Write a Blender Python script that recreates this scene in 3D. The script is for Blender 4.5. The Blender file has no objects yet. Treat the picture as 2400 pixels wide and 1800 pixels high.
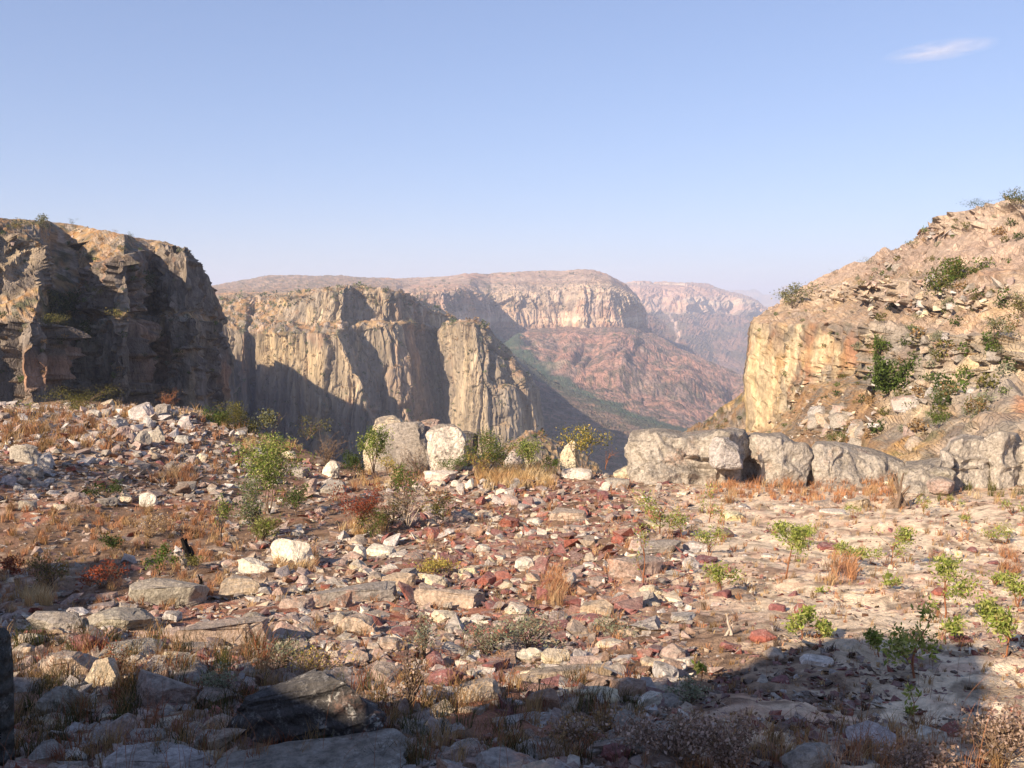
import bpy, bmesh, math, random
import numpy as np
from mathutils import Vector, Matrix

SC = bpy.context.scene
COL = SC.collection
R = math.radians

# ---------------------------------------------------------------- camera, sky, sun, exposure
F_PX = 2305.0                       # focal length in pixels of a 2400 px wide picture
PITCH = R(5.0)
SUN_EL, SUN_AZ = R(29.0), R(44.0)   # azimuth: angle to the left of straight behind the camera
cam_d = bpy.data.cameras.new('camera')
cam = bpy.data.objects.new('camera', cam_d); COL.objects.link(cam)
cam.location = (0, 0, 0); cam.rotation_euler = (R(90) - PITCH, 0, 0)
cam_d.sensor_width = 36.0; cam_d.lens = 36.0 * F_PX / 2400.0
cam_d.clip_start = 0.05; cam_d.clip_end = 60000
SC.camera = cam

world = bpy.data.worlds.new('World'); SC.world = world; world.use_nodes = True
wn = world.node_tree; wn.nodes.clear()
sky = wn.nodes.new('ShaderNodeTexSky'); sky.sky_type = 'NISHITA'; sky.sun_disc = False
sky.sun_elevation = SUN_EL; sky.sun_rotation = R(180) + SUN_AZ
sky.altitude = 900; sky.air_density = 1.0; sky.dust_density = 0.8; sky.ozone_density = 3.5
bg = wn.nodes.new('ShaderNodeBackground'); bg.inputs['Strength'].default_value = 0.112
wo = wn.nodes.new('ShaderNodeOutputWorld')
gm = wn.nodes.new('ShaderNodeGamma'); gm.inputs[1].default_value = 0.62
tn_ = wn.nodes.new('ShaderNodeVectorMath'); tn_.operation = 'MULTIPLY'; tn_.inputs[1].default_value = (0.97, 0.985, 1.2)
wn.links.new(sky.outputs[0], gm.inputs[0]); wn.links.new(gm.outputs[0], tn_.inputs[0]); wn.links.new(tn_.outputs[0], bg.inputs[0]); wn.links.new(bg.outputs[0], wo.inputs[0])

SUN = np.array([-math.sin(SUN_AZ) * math.cos(SUN_EL), -math.cos(SUN_AZ) * math.cos(SUN_EL), math.sin(SUN_EL)])
sun_d = bpy.data.lights.new('sun', 'SUN'); sun_d.energy = 4.4; sun_d.angle = R(0.53); sun_d.color = (1.0, 0.81, 0.605)
sun = bpy.data.objects.new('sun', sun_d); COL.objects.link(sun); sun.location = (-40, -40, 60)
sun.rotation_euler = Vector((-SUN[0], -SUN[1], -SUN[2])).to_track_quat('-Z', 'Y').to_euler()
SC.view_settings.view_transform = 'Standard'; SC.view_settings.look = 'None'
SC.view_settings.exposure = 1.17; SC.view_settings.gamma = 1.0
SC.cycles.max_bounces = 6; SC.cycles.volume_bounces = 1; SC.cycles.transparent_max_bounces = 8

# ---------------------------------------------------------------- numeric helpers
CP, SP = math.cos(PITCH), math.sin(PITCH)
def ray(px, py):
    px = np.asarray(px, float); py = np.asarray(py, float)
    a = (px - 1200) / F_PX; b = (900 - py) / F_PX
    return np.stack(np.broadcast_arrays(a, CP + b * SP, -SP + b * CP), -1)
def at(px, py, D):
    r = ray(px, py); return r * (np.asarray(D, float) / r[..., 1])[..., None]
def project(P):
    x, y, z = P[..., 0], P[..., 1], P[..., 2]
    d = y * CP - z * SP
    return 1200 + F_PX * x / d, 900 - F_PX * (y * SP + z * CP) / d
def hsh(ix, iy, iz, seed=0):
    h = (ix.astype(np.int64) * 374761393 + iy.astype(np.int64) * 668265263 + iz.astype(np.int64) * 2147483647 + int(seed) * 974711) & 0xFFFFFFFF
    h = ((h ^ (h >> 13)) * 1274126177) & 0xFFFFFFFF
    h = ((h ^ (h >> 15)) * 2246822519) & 0xFFFFFFFF
    return ((h ^ (h >> 16)) & 0xFFFFFF) / float(0xFFFFFF)
def vn(P, seed=0):
    I = np.floor(P).astype(np.int64); f = P - I; f = f * f * f * (f * (f * 6 - 15) + 10)
    out = 0
    for dx in (0, 1):
        wx = f[..., 0] if dx else 1 - f[..., 0]
        for dy in (0, 1):
            wy = f[..., 1] if dy else 1 - f[..., 1]
            for dz in (0, 1):
                wz = f[..., 2] if dz else 1 - f[..., 2]
                out = out + wx * wy * wz * hsh(I[..., 0] + dx, I[..., 1] + dy, I[..., 2] + dz, seed)
    return out * 2 - 1
def fbm(P, o=4, seed=0, g=0.5):
    s = 0; a = 1; t = 0
    for k in range(o):
        s = s + a * vn(P * (2.03 ** k) + 17.3 * k, seed + k); t += a; a *= g
    return s / t * 1.6
def ridged(P, o=4, seed=0, g=0.55):
    s = 0; a = 1; t = 0
    for k in range(o):
        s = s + a * (1 - np.abs(vn(P * (2.03 ** k) + 9.1 * k, seed + k)) * 2); t += a; a *= g
    return s / t
def worley(P, seed=0):
    I = np.floor(P).astype(np.int64); f1 = np.full(P.shape[:-1], 9.0); f2 = f1.copy(); idv = np.zeros(P.shape[:-1])
    for dx in (-1, 0, 1):
        for dy in (-1, 0, 1):
            for dz in (-1, 0, 1):
                cx, cy, cz = I[..., 0] + dx, I[..., 1] + dy, I[..., 2] + dz
                qx = cx + hsh(cx, cy, cz, seed) - P[..., 0]; qy = cy + hsh(cx, cy, cz, seed + 1) - P[..., 1]
                qz = cz + hsh(cx, cy, cz, seed + 2) - P[..., 2]
                d = np.sqrt(qx * qx + qy * qy + qz * qz)
                m = d < f1
                f2 = np.where(m, f1, np.minimum(f2, d)); idv = np.where(m, hsh(cx, cy, cz, seed + 3), idv); f1 = np.where(m, d, f1)
    return f1, f2, idv
def smooth(x, a, b):
    t = np.clip((x - a) / (b - a), 0, 1); return t * t * (3 - 2 * t)
def mix(a, b, t):
    t = np.asarray(t)[..., None] if np.ndim(t) else t
    return np.asarray(a, float) * (1 - t) + np.asarray(b, float) * t

def mk_mesh(name, V, F, C=None, flat=True):
    V = np.ascontiguousarray(V, np.float32).reshape(-1, 3); F = np.asarray(F, np.int32); k = F.shape[1]
    me = bpy.data.meshes.new(name)
    me.vertices.add(len(V)); me.vertices.foreach_set('co', V.ravel())
    me.loops.add(F.size); me.loops.foreach_set('vertex_index', F.ravel())
    me.polygons.add(len(F)); me.polygons.foreach_set('loop_start', np.arange(0, F.size, k, dtype=np.int32))
    me.update(calc_edges=True)
    me.polygons.foreach_set('use_smooth', np.full(len(F), not flat))
    if C is not None:
        C = np.clip(np.asarray(C, np.float32).reshape(-1, 3), 0.002, 0.95)
        at_ = me.color_attributes.new('Col', 'FLOAT_COLOR', 'POINT')
        at_.data.foreach_set('color', np.concatenate([C, np.ones((len(C), 1), np.float32)], 1).ravel())
    return me
def link(name, me, mat=None, parent=None, label=None, cat=None, group=None, kind=None):
    o = bpy.data.objects.new(name, me); COL.objects.link(o)
    if mat and me and not me.materials: me.materials.append(mat)
    if parent: o.parent = parent
    return tag(o, label, cat, group, kind)
def tag(o, label=None, cat=None, group=None, kind=None):
    if label: o['label'] = label
    if cat: o['category'] = cat
    if group: o['group'] = group
    if kind: o['kind'] = kind
    return o
def gridF(nv, nu):
    i = np.arange(nv - 1)[:, None] * nu + np.arange(nu - 1)[None, :]
    return np.stack([i, i + 1, i + nu + 1, i + nu], -1).reshape(-1, 4)

# ---------------------------------------------------------------- materials
def mat_new(name):
    m = bpy.data.materials.new(name); m.use_nodes = True; n = m.node_tree; n.nodes.clear()
    o = n.nodes.new('ShaderNodeOutputMaterial'); b = n.nodes.new('ShaderNodeBsdfPrincipled')
    b.inputs['Specular IOR Level'].default_value = 0.12
    n.links.new(b.outputs[0], o.inputs[0]); return m, n, b, o
def nd(n, t, **kw):
    x = n.nodes.new(t)
    for k, v in kw.items():
        if k.startswith('i_'): x.inputs[k[2:].replace('_', ' ')].default_value = v
        else: setattr(x, k, v)
    return x
def mat_vertex_rock(name, scale, bump=0.5, dist=0.1, amp=0.45, rough=0.95, streak=1.0):
    """Albedo from the mesh's own colour attribute, broken by fine grain, plus relief."""
    m, n, b, o = mat_new(name); L = n.links.new
    a = nd(n, 'ShaderNodeAttribute', attribute_name='Col')
    g = nd(n, 'ShaderNodeNewGeometry')
    mp = nd(n, 'ShaderNodeVectorMath', operation='MULTIPLY'); mp.inputs[1].default_value = (scale, scale, scale * streak)
    L(g.outputs['Position'], mp.inputs[0])
    t1 = nd(n, 'ShaderNodeTexNoise', i_Scale=1.0, i_Detail=8.0, i_Roughness=0.68); L(mp.outputs[0], t1.inputs['Vector'])
    t2 = nd(n, 'ShaderNodeTexVoronoi', i_Scale=2.3, feature='DISTANCE_TO_EDGE'); L(mp.outputs[0], t2.inputs['Vector'])
    r = nd(n, 'ShaderNodeMapRange', i_From_Min=0.3, i_From_Max=0.7, i_To_Min=1 - amp, i_To_Max=1 + amp); L(t1.outputs[0], r.inputs[0])
    mm = nd(n, 'ShaderNodeVectorMath', operation='SCALE'); L(a.outputs['Color'], mm.inputs[0]); L(r.outputs[0], mm.inputs['Scale'])
    L(mm.outputs[0], b.inputs['Base Color']); b.inputs['Roughness'].default_value = rough
    ad = nd(n, 'ShaderNodeMath', operation='MULTIPLY_ADD'); ad.inputs[1].default_value = 1.0
    rr = nd(n, 'ShaderNodeMapRange', i_From_Min=0.0, i_From_Max=0.12, i_To_Min=0.0, i_To_Max=0.25); L(t2.outputs['Distance'], rr.inputs[0])
    L(t1.outputs[0], ad.inputs[0]); L(rr.outputs[0], ad.inputs[2])
    bp = nd(n, 'ShaderNodeBump', i_Strength=bump, i_Distance=dist); L(ad.outputs[0], bp.inputs['Height']); L(bp.outputs[0], b.inputs['Normal'])
    return m
def mat_stone(name, top, spot, orange=0.25, object_colour=True, layer=0.0, pale=0.5, relief=0.06, fine=1.0):
    """Broken rock: object colour on the sides, weathered lichen grown on the upper side, rust spots."""
    m, n, b, o = mat_new(name); L = n.links.new
    if object_colour:
        a = nd(n, 'ShaderNodeObjectInfo'); colr = a.outputs['Color']; rnd = a.outputs['Random']
    else:
        a = nd(n, 'ShaderNodeAttribute', attribute_name='Col'); colr = a.outputs['Color']; rnd = None
    g = nd(n, 'ShaderNodeNewGeometry'); pos = g.outputs['Position']
    def noise(s, d=6.0, r=0.62, off=0.0):
        t = nd(n, 'ShaderNodeTexNoise', i_Scale=s, i_Detail=d, i_Roughness=r)
        if off:
            v = nd(n, 'ShaderNodeVectorMath', operation='ADD'); v.inputs[1].default_value = (off, off * 2, -off); L(pos, v.inputs[0]); L(v.outputs[0], t.inputs['Vector'])
        else: L(pos, t.inputs['Vector'])
        return t.outputs[0]
    def rng(x, a0, a1, b0=0.0, b1=1.0):
        t = nd(n, 'ShaderNodeMapRange', i_From_Min=a0, i_From_Max=a1, i_To_Min=b0, i_To_Max=b1); L(x, t.inputs[0]); return t.outputs[0]
    def mixc(f, c1, c2):
        t = nd(n, 'ShaderNodeMix', data_type='RGBA'); L(f, t.inputs[0])
        for s, c in ((6, c1), (7, c2)):
            if isinstance(c, tuple): t.inputs[s].default_value = (*c, 1)
            else: L(c, t.inputs[s])
        return t.outputs[2]
    nz = nd(n, 'ShaderNodeSeparateXYZ'); L(g.outputs['Normal'], nz.inputs[0])
    n1 = noise(3.5 * fine); n2 = noise(22.0 * fine, 5.0, 0.75, 3.1); n3 = noise(9.0 * fine, 6.0, 0.7, 7.7); n4 = noise(1.3 * fine, 3.0, 0.5, 11.0)
    ad = nd(n, 'ShaderNodeMath', operation='MULTIPLY_ADD'); ad.inputs[1].default_value = 2.6; L(n1, ad.inputs[0]); L(nz.outputs['Z'], ad.inputs[2])
    mask = rng(ad.outputs[0], 1.65, 2.25)
    mk = nd(n, 'ShaderNodeMath', operation='MULTIPLY'); mk.inputs[1].default_value = top[3]; L(mask, mk.inputs[0])
    c = mixc(mk.outputs[0], colr, top[:3])
    c = mixc(rng(n3, 0.56, 0.66, 0, spot[3]), c, spot[:3])
    om = nd(n, 'ShaderNodeMath', operation='MULTIPLY'); L(rng(n4, 0.58, 0.66, 0, orange), om.inputs[0]); L(rng(n2, 0.4, 0.6), om.inputs[1])
    c = mixc(om.outputs[0], c, (0.42, 0.15, 0.06))
    vo = nd(n, 'ShaderNodeTexVoronoi', i_Scale=14.0, i_Randomness=1.0); wv = nd(n, 'ShaderNodeMix', data_type='RGBA'); wv.inputs[0].default_value = 0.12
    tn2 = nd(n, 'ShaderNodeTexNoise', i_Scale=30.0, i_Detail=2.0); L(pos, tn2.inputs['Vector']); L(pos, wv.inputs[6]); L(tn2.outputs['Color'], wv.inputs[7]); L(wv.outputs[2], vo.inputs['Vector'])
    pm = nd(n, 'ShaderNodeMath', operation='MULTIPLY'); L(rng(vo.outputs['Distance'], 0.34, 0.22), pm.inputs[0]); L(rng(n4, 0.42, 0.58, 0, pale), pm.inputs[1])
    c = mixc(pm.outputs[0], c, (0.50, 0.48, 0.43))
    v = nd(n, 'ShaderNodeVectorMath', operation='SCALE'); L(c, v.inputs[0]); L(rng(n2, 0.28, 0.72, 0.45, 1.5), v.inputs['Scale'])
    L(v.outputs[0], b.inputs['Base Color']); b.inputs['Roughness'].default_value = 0.9
    h = nd(n, 'ShaderNodeMath', operation='MULTIPLY_ADD'); h.inputs[1].default_value = 0.35; L(n2, h.inputs[0]); L(n3, h.inputs[2])
    hh = h.outputs[0]
    if layer:
        tc = nd(n, 'ShaderNodeTexCoord'); w = nd(n, 'ShaderNodeTexWave', wave_type='BANDS', bands_direction='Z', i_Scale=layer, i_Distortion=5.0, i_Detail=4.0)
        L(tc.outputs['Object'], w.inputs['Vector'])
        h2 = nd(n, 'ShaderNodeMath', operation='MULTIPLY_ADD'); h2.inputs[1].default_value = 0.8; L(w.outputs['Fac'], h2.inputs[0]); L(hh, h2.inputs[2]); hh = h2.outputs[0]
    bp = nd(n, 'ShaderNodeBump', i_Strength=0.9, i_Distance=relief); L(hh, bp.inputs['Height']); L(bp.outputs[0], b.inputs['Normal'])
    return m
def mat_leaf(name, trans=0.35):
    m, n, b, o = mat_new(name); L = n.links.new
    a = nd(n, 'ShaderNodeAttribute', attribute_name='Col'); L(a.outputs['Color'], b.inputs['Base Color']); b.inputs['Roughness'].default_value = 0.55
    t = nd(n, 'ShaderNodeBsdfTranslucent'); L(a.outputs['Color'], t.inputs[0])
    mx = nd(n, 'ShaderNodeMixShader'); mx.inputs[0].default_value = trans
    L(b.outputs[0], mx.inputs[1]); L(t.outputs[0], mx.inputs[2]); L(mx.outputs[0], o.inputs[0]); return m
def mat_bark(name, col):
    m, n, b, o = mat_new(name); L = n.links.new
    g = nd(n, 'ShaderNodeNewGeometry'); t = nd(n, 'ShaderNodeTexNoise', i_Scale=40.0, i_Detail=4.0); L(g.outputs['Position'], t.inputs['Vector'])
    mx = nd(n, 'ShaderNodeMix', data_type='RGBA'); L(t.outputs[0], mx.inputs[0])
    mx.inputs[6].default_value = (*[c * 0.5 for c in col], 1); mx.inputs[7].default_value = (*[min(1, c * 1.5) for c in col], 1)
    L(mx.outputs[2], b.inputs['Base Color']); b.inputs['Roughness'].default_value = 0.9
    bp = nd(n, 'ShaderNodeBump', i_Strength=0.5, i_Distance=0.01); L(t.outputs[0], bp.inputs['Height']); L(bp.outputs[0], b.inputs['Normal'])
    return m

M = {}
M['ground'] = mat_vertex_rock('ground_soil', 9.0, 0.8, 0.04, 0.4)
M['left'] = mat_vertex_rock('left_cliff_rock', 0.8, 0.7, 0.6, 0.55, streak=0.45)
M['right'] = mat_vertex_rock('right_cliff_rock', 1.6, 0.7, 0.35, 0.42, streak=0.55)
M['mesa'] = mat_vertex_rock('mesa_rock', 0.22, 0.8, 1.6, 0.45, streak=0.12)
M['far'] = mat_vertex_rock('far_mesa_rock', 0.06, 0.8, 6.0, 0.4, streak=0.15)
M['talus'] = mat_vertex_rock('talus_scrub', 0.06, 0.9, 6.0, 0.5)
M['distant'] = mat_vertex_rock('distant_rock', 0.012, 0.6, 25.0, 0.3, streak=0.5)
M['stone'] = mat_stone('lichen_stone', (0.25, 0.215, 0.18, 0.75), (0.10, 0.085, 0.07, 0.6), 0.45)
M['white'] = mat_stone('white_quartz', (0.42, 0.36, 0.29, 0.6), (0.22, 0.19, 0.15, 0.45), 0.2)
M['red'] = mat_stone('red_sandstone', (0.22, 0.13, 0.12, 0.5), (0.33, 0.22, 0.18, 0.3), 0.1)
M['boulder'] = mat_stone('weathered_boulder', (0.23, 0.20, 0.165, 0.9), (0.10, 0.09, 0.075, 0.75), 0.4, relief=0.16, fine=0.5, pale=0.7)
M['layered'] = mat_stone('layered_dark_rock', (0.12, 0.115, 0.11, 0.6), (0.40, 0.39, 0.37, 0.5), 0.3, layer=3.0, pale=0.8, fine=1.6)
M['rubble'] = mat_stone('rubble', (0.25, 0.20, 0.165, 0.6), (0.12, 0.09, 0.07, 0.5), 0.3, object_colour=False)
M['leaf'] = mat_leaf('leaves'); M['grass'] = mat_leaf('dry_grass', 0.3)
M['bark'] = mat_bark('grey_bark', (0.17, 0.12, 0.085)); M['pale_bark'] = mat_bark('pale_bark', (0.42, 0.35, 0.28))
M['red_stem'] = mat_bark('red_stem', (0.26, 0.11, 0.055)); M['char'] = mat_bark('charred_wood', (0.018, 0.015, 0.013))

# ---------------------------------------------------------------- ground height
def ground_z(x, y):
    x = np.asarray(x, float); y = np.asarray(y, float)
    z = -np.interp(y, [-60, -15, -4, 0, 3, 5, 10, 17, 25, 35, 45, 70], [0.2, 0.9, 1.4, 1.7, 2.05, 2.5, 3.5, 4.55, 5.25, 5.85, 6.2, 6.6])
    z = z + np.interp(x, [-40, -18, -11.5, -8, -5], [2.9, 2.1, 1.85, 0.75, 0.0]) * smooth(y, 13, 31)
    Q = np.stack([x, y, 0 * x], -1)
    z = z + 0.14 * vn(Q * 0.33, 3) * smooth(np.hypot(x, y), 2, 8) + 0.06 * vn(Q * 1.1, 4)
    yr = np.interp(x, [-90, -22, -9, 0, 3, 9, 14, 22], [42, 36.5, 34.5, 31.5, 30.5, 31.5, 33, 33]) + 0.8 * vn(Q * 0.4, 9)
    over = np.maximum(0, y - yr)
    z = z - np.minimum(1.7 * over ** 1.15, 300 + over * 0.1) 
    return z
def hit_ground(px, py):
    px = np.atleast_1d(np.asarray(px, float)); py = np.atleast_1d(np.asarray(py, float)); r = ray(px, py)
    T = np.geomspace(1.5, 60, 240)
    P = r[:, None, :] / r[:, None, 1:2] * T[None, :, None]
    below = P[..., 2] < ground_z(P[..., 0], P[..., 1])
    i = np.argmax(below, 1); i = np.where(below.any(1), i, len(T) - 1)
    lo = T[np.maximum(i - 1, 0)]; hi = T[i]
    for _ in range(10):
        mid = (lo + hi) / 2; Q = r / r[:, 1:2] * mid[:, None]; b = Q[:, 2] < ground_z(Q[:, 0], Q[:, 1])
        hi = np.where(b, mid, hi); lo = np.where(b, lo, mid)
    Q = r / r[:, 1:2] * hi[:, None]; Q[:, 2] = ground_z(Q[:, 0], Q[:, 1]); return Q

# ground mesh: one sheet, dense where the picture looks
ang = np.concatenate([np.linspace(-180, -36, 30)[:-1], np.linspace(-36, 36, 390), np.linspace(36, 180, 30)[1:]])
rad = np.concatenate([np.linspace(0.02, 2.4, 12), np.geomspace(2.5, 44, 290), np.geomspace(46, 520, 36)])
A, RR = np.meshgrid(np.radians(ang), rad)
gx, gy = RR * np.sin(A), RR * np.cos(A)
gz = ground_z(gx, gy)
Q = np.stack([gx, gy, gz], -1)
near = smooth(RR, 60, 20)
gz = gz + near * (0.035 * fbm(Q * 3.0, 3, 21) + 0.02 * ridged(Q * 7.0, 2, 22)) + (1 - near) * 1.5 * fbm(Q * 0.1, 4, 23) * smooth(RR, 30, 80)
gpx, gpy = project(np.stack([gx, np.maximum(gy, 0.5), gz], -1))
nA = fbm(Q * 0.5, 4, 31); nB = fbm(Q * 2.2, 4, 32); nC = fbm(Q * 7, 3, 33)
sand = smooth(gx - gy * 0.06 + 1.3 * nA, 0.2, 3.2) * smooth(gy, 34, 22)
redz = smooth(nA + 0.5 * nB + 0.35 * smooth(gx, -4, 2), 0.0, 0.6)
c = mix((0.24, 0.155, 0.10), (0.33, 0.155, 0.10), redz)
c = mix(c, (0.46, 0.37, 0.28), smooth(nB + nC * 0.5, 0.25, 0.6) * 0.7)
sc_ = mix((0.76, 0.61, 0.43), (0.56, 0.36, 0.25), smooth(nB + 0.5 * nA, 0.1, 0.7) * 0.7)
c = mix(c, sc_, sand)
litter = smooth(fbm(Q * np.array([3.2, 5.5, 1]), 4, 35), 0.16, 0.42)
c = mix(c, (0.085, 0.05, 0.032), litter * np.where(sand > 0.5, 0.6, 0.7))
c = mix(c, (0.16, 0.11, 0.05), smooth(RR, 33, 48))
link('ground', mk_mesh('ground', np.stack([gx, gy, gz], -1), gridF(len(rad), len(ang)), c, flat=False), M['ground'], label='stony sandy ground of the terrace', kind='structure')

# canyon floor: reaches the horizon
xs = np.linspace(-15000, 15000, 61); ys = np.linspace(-1500, 15000, 41); X, Y = np.meshgrid(xs, ys)
Z = -330 + 12 * vn(np.stack([X, Y, 0 * X], -1) / 900, 5)
cc = mix((0.15, 0.11, 0.06), (0.10, 0.09, 0.05), smooth(vn(np.stack([X, Y, 0 * X], -1) / 500, 6), -0.3, 0.3))
link('canyon_floor', mk_mesh('canyon_floor', np.stack([X, Y, Z], -1), gridF(41, 61), cc, False), M['distant'], label='floor of the canyon and land beyond', kind='structure')

# ---------------------------------------------------------------- landforms lofted between real contour lines
def resample(ctrl, nu, nv, wu=None):
    """ctrl: (rows, cols, 3) world points -> (nv,nu,3), with fractional row and column numbers."""
    ctrl = np.asarray(ctrl, float); px, py = project(ctrl)
    dist = np.linalg.norm(ctrl, axis=-1).mean()
    wd = lambda ax: np.minimum(np.linalg.norm(np.diff(ctrl, axis=ax), axis=-1) / dist * F_PX * 0.35, 400).mean(1 - ax)
    du = np.hypot(np.diff(px, axis=1), np.diff(py, axis=1)).mean(0) + 4 + wd(1); dv = np.hypot(np.diff(px, axis=0), np.diff(py, axis=0)).mean(1) + 4 + wd(0)
    if wu is not None: du = du * np.asarray(wu)
    cu = np.concatenate([[0], np.cumsum(du)]); cv = np.concatenate([[0], np.cumsum(dv)])
    U = np.interp(np.linspace(0, cu[-1], nu), cu, np.arange(len(cu))); V = np.interp(np.linspace(0, cv[-1], nv), cv, np.arange(len(cv)))
    iu = np.minimum(U.astype(int), ctrl.shape[1] - 2); fu = (U - iu)[None, :, None]
    iv = np.minimum(V.astype(int), ctrl.shape[0] - 2); fv = (V - iv)[:, None, None]
    A_ = ctrl[iv][:, iu]; B_ = ctrl[iv][:, iu + 1]; C_ = ctrl[iv + 1][:, iu]; D_ = ctrl[iv + 1][:, iu + 1]
    P = (A_ * (1 - fu) + B_ * fu) * (1 - fv) + (C_ * (1 - fu) + D_ * fu) * fv
    return P, np.broadcast_to(U[None, :], P.shape[:2]), np.broadcast_to(V[:, None], P.shape[:2])
def flutes(P, s, seed, amp):
    """vertical ribs and slots"""
    q = P / np.array([s, s, 14 * s]) + 0.25 * fbm(P / (5 * s), 2, seed)[..., None]
    return -amp * smooth(ridged(q, 3, seed + 1), 0.35, 0.95) - 0.5 * amp * smooth(ridged(q * np.array([2.6, 2.6, 1.4]), 2, seed + 2), 0.5, 0.95)
def streaks(P, s, seed, C, cw, a=0.6):
    q = P / np.array([s, s, 12 * s]); d = smooth(fbm(q, 4, seed), 0.12, 0.5); l = smooth(fbm(q * 0.8 + 5, 4, seed + 3), 0.15, 0.55)
    C = mix(C, np.asarray(C) * 1.45 + 0.03, l * a * cw); return mix(C, np.asarray(C) * 0.42, d * a * cw)
def normals(P):
    du = np.gradient(P, axis=1); dv = np.gradient(P, axis=0); N = np.cross(du, dv)
    N /= np.linalg.norm(N, axis=-1, keepdims=True) + 1e-9
    return N
def blur(Aa, k):
    for _ in range(k):
        Aa = (np.concatenate([Aa[:1], Aa[:-1]]) + Aa * 2 + np.concatenate([Aa[1:], Aa[-1:]])) / 4
        Aa = (np.concatenate([Aa[:, :1], Aa[:, :-1]], 1) + Aa * 2 + np.concatenate([Aa[:, 1:], Aa[:, -1:]], 1)) / 4
    return Aa
def rock_relief(P, s, seed, cw, col=1.0, ledge=1.0, vert=1.0, blocky=1.0):
    """outward offset in metres: columns, joint blocks, cracks, ledges, fine roughness; s = joint width in metres."""
    iso = np.array([1.0, 1.0, max(1.0, vert * 1.3 - 1)]); W = P + s * (0.9 if vert < 2 else 0.5) * np.stack([fbm(P / (3 * s), 3, seed + 40), fbm(P / (3 * s), 3, seed + 41), fbm(P / (3 * s), 3, seed + 42)], -1)
    f1, f2, idv = worley(W / np.array([s, s, 3.2 * s * vert]), seed); g1, g2, idb = worley(W / np.array([4.5 * s, 4.5 * s, 16 * s * vert]), seed + 5)
    h1, h2, idh = worley(W / np.array([2.2 * s, 2.2 * s, 1.3 * s]), seed + 9)
    crack = 1 - smooth(f2 - f1, 0.0, 0.10); crackb = 1 - smooth(g2 - g1, 0.0, 0.07)
    d = col * s * (0.75 * (idv - 0.5) - 0.5 * crack + 2.4 * (idb - 0.5) - 0.9 * crackb + 0.45 * blocky * (idh - 0.5)) 
    zz = W[..., 2] / (s * 2.6) + 0.6 * fbm(P / (14 * s), 2, seed + 60); fr = zz - np.floor(zz)
    d = d + ledge * s * 0.55 * ((hsh(np.floor(zz).astype(int), np.floor(zz).astype(int) * 0, np.floor(zz).astype(int) * 0, seed) - 0.5) - 0.7 * (1 - smooth(fr, 0, 0.12)))
    d = d + s * 0.26 * fbm(P / s / iso, 4, seed + 70)
    k1, k2, kid = worley(P / (0.8 * s) + 3.3, seed + 15)
    knob = smooth(0.62 - k1, 0, 0.35) * (kid > 0.45)
    soft = s * (0.26 * knob * (0.5 + kid) + 0.45 * fbm(P / (3 * s), 4, seed + 80) + 0.12 * ridged(P / (1.3 * s), 2, seed + 81))
    return d * cw + soft * (1 - cw), crack, crackb, idv, knob * (0.6 + 0.6 * kid)
ROCK = dict(grey=(0.205, 0.18, 0.15), cream=(0.50, 0.40, 0.26), yellow=(0.56, 0.38, 0.15), rust=(0.36, 0.17, 0.085), dark=(0.055, 0.045, 0.04), pink=(0.40, 0.25, 0.19),
            grass=(0.31, 0.175, 0.075), scrub=(0.085, 0.085, 0.04), straw=(0.38, 0.25, 0.12))
def rock_albedo(P, N, s, seed, crack, crackb, cw, idv, warm=0.5, grassy=1.0, pale=0.5, green=0.3):
    st = P / np.array([1.6 * s, 1.6 * s, 13 * s]); big = P / np.array([7 * s, 7 * s, 22 * s])
    a = fbm(big, 4, seed + 1); b = fbm(st, 4, seed + 2); c_ = fbm(P / s * 1.3, 4, seed + 3)
    col = mix(ROCK['grey'], ROCK['cream'], smooth(a + 0.6 * b + pale - 0.5, -0.1, 0.7))
    col = mix(col, ROCK['yellow'], smooth(fbm(st * 0.6 + 5, 4, seed + 4) + 0.4 * a + warm - 0.5, 0.25, 0.75) * 0.9)
    col = mix(col, ROCK['rust'], smooth(fbm(st * 0.8 + 9, 4, seed + 5) + 0.3 * c_ + 0.4 * (warm - 0.5), 0.3, 0.75) * 0.8)
    col = mix(col, ROCK['dark'], smooth(fbm(st * np.array([2.2, 2.2, 1.0]) + 3, 4, seed + 6), 0.18, 0.6) * 0.6)
    col = col * (0.8 + 0.4 * idv)[..., None]
    col = mix(col, ROCK['dark'], np.clip(crack * 0.35 + crackb * 0.45, 0, 1) * cw * 0.8)
    gr = smooth(N[..., 2] + 0.22 * c_, 0.42, 0.66) * grassy; gr = np.maximum(gr, (1 - cw) * smooth(c_ + 0.4 * a, -0.7, 0.05) * grassy)
    gcol = mix(ROCK['grass'], ROCK['straw'], smooth(fbm(P / (2.5 * s), 4, seed + 7), -0.3, 0.4))
    gcol = mix(gcol, ROCK['scrub'], smooth(fbm(P / (1.7 * s) + 4, 4, seed + 8) + green - 0.5, 0.12, 0.35))
    gcol = mix(gcol, ROCK['grey'], smooth(fbm(P / (0.8 * s) + 8, 3, seed + 9), 0.2, 0.45) * 0.8)
    return mix(col, gcol, gr)
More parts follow.
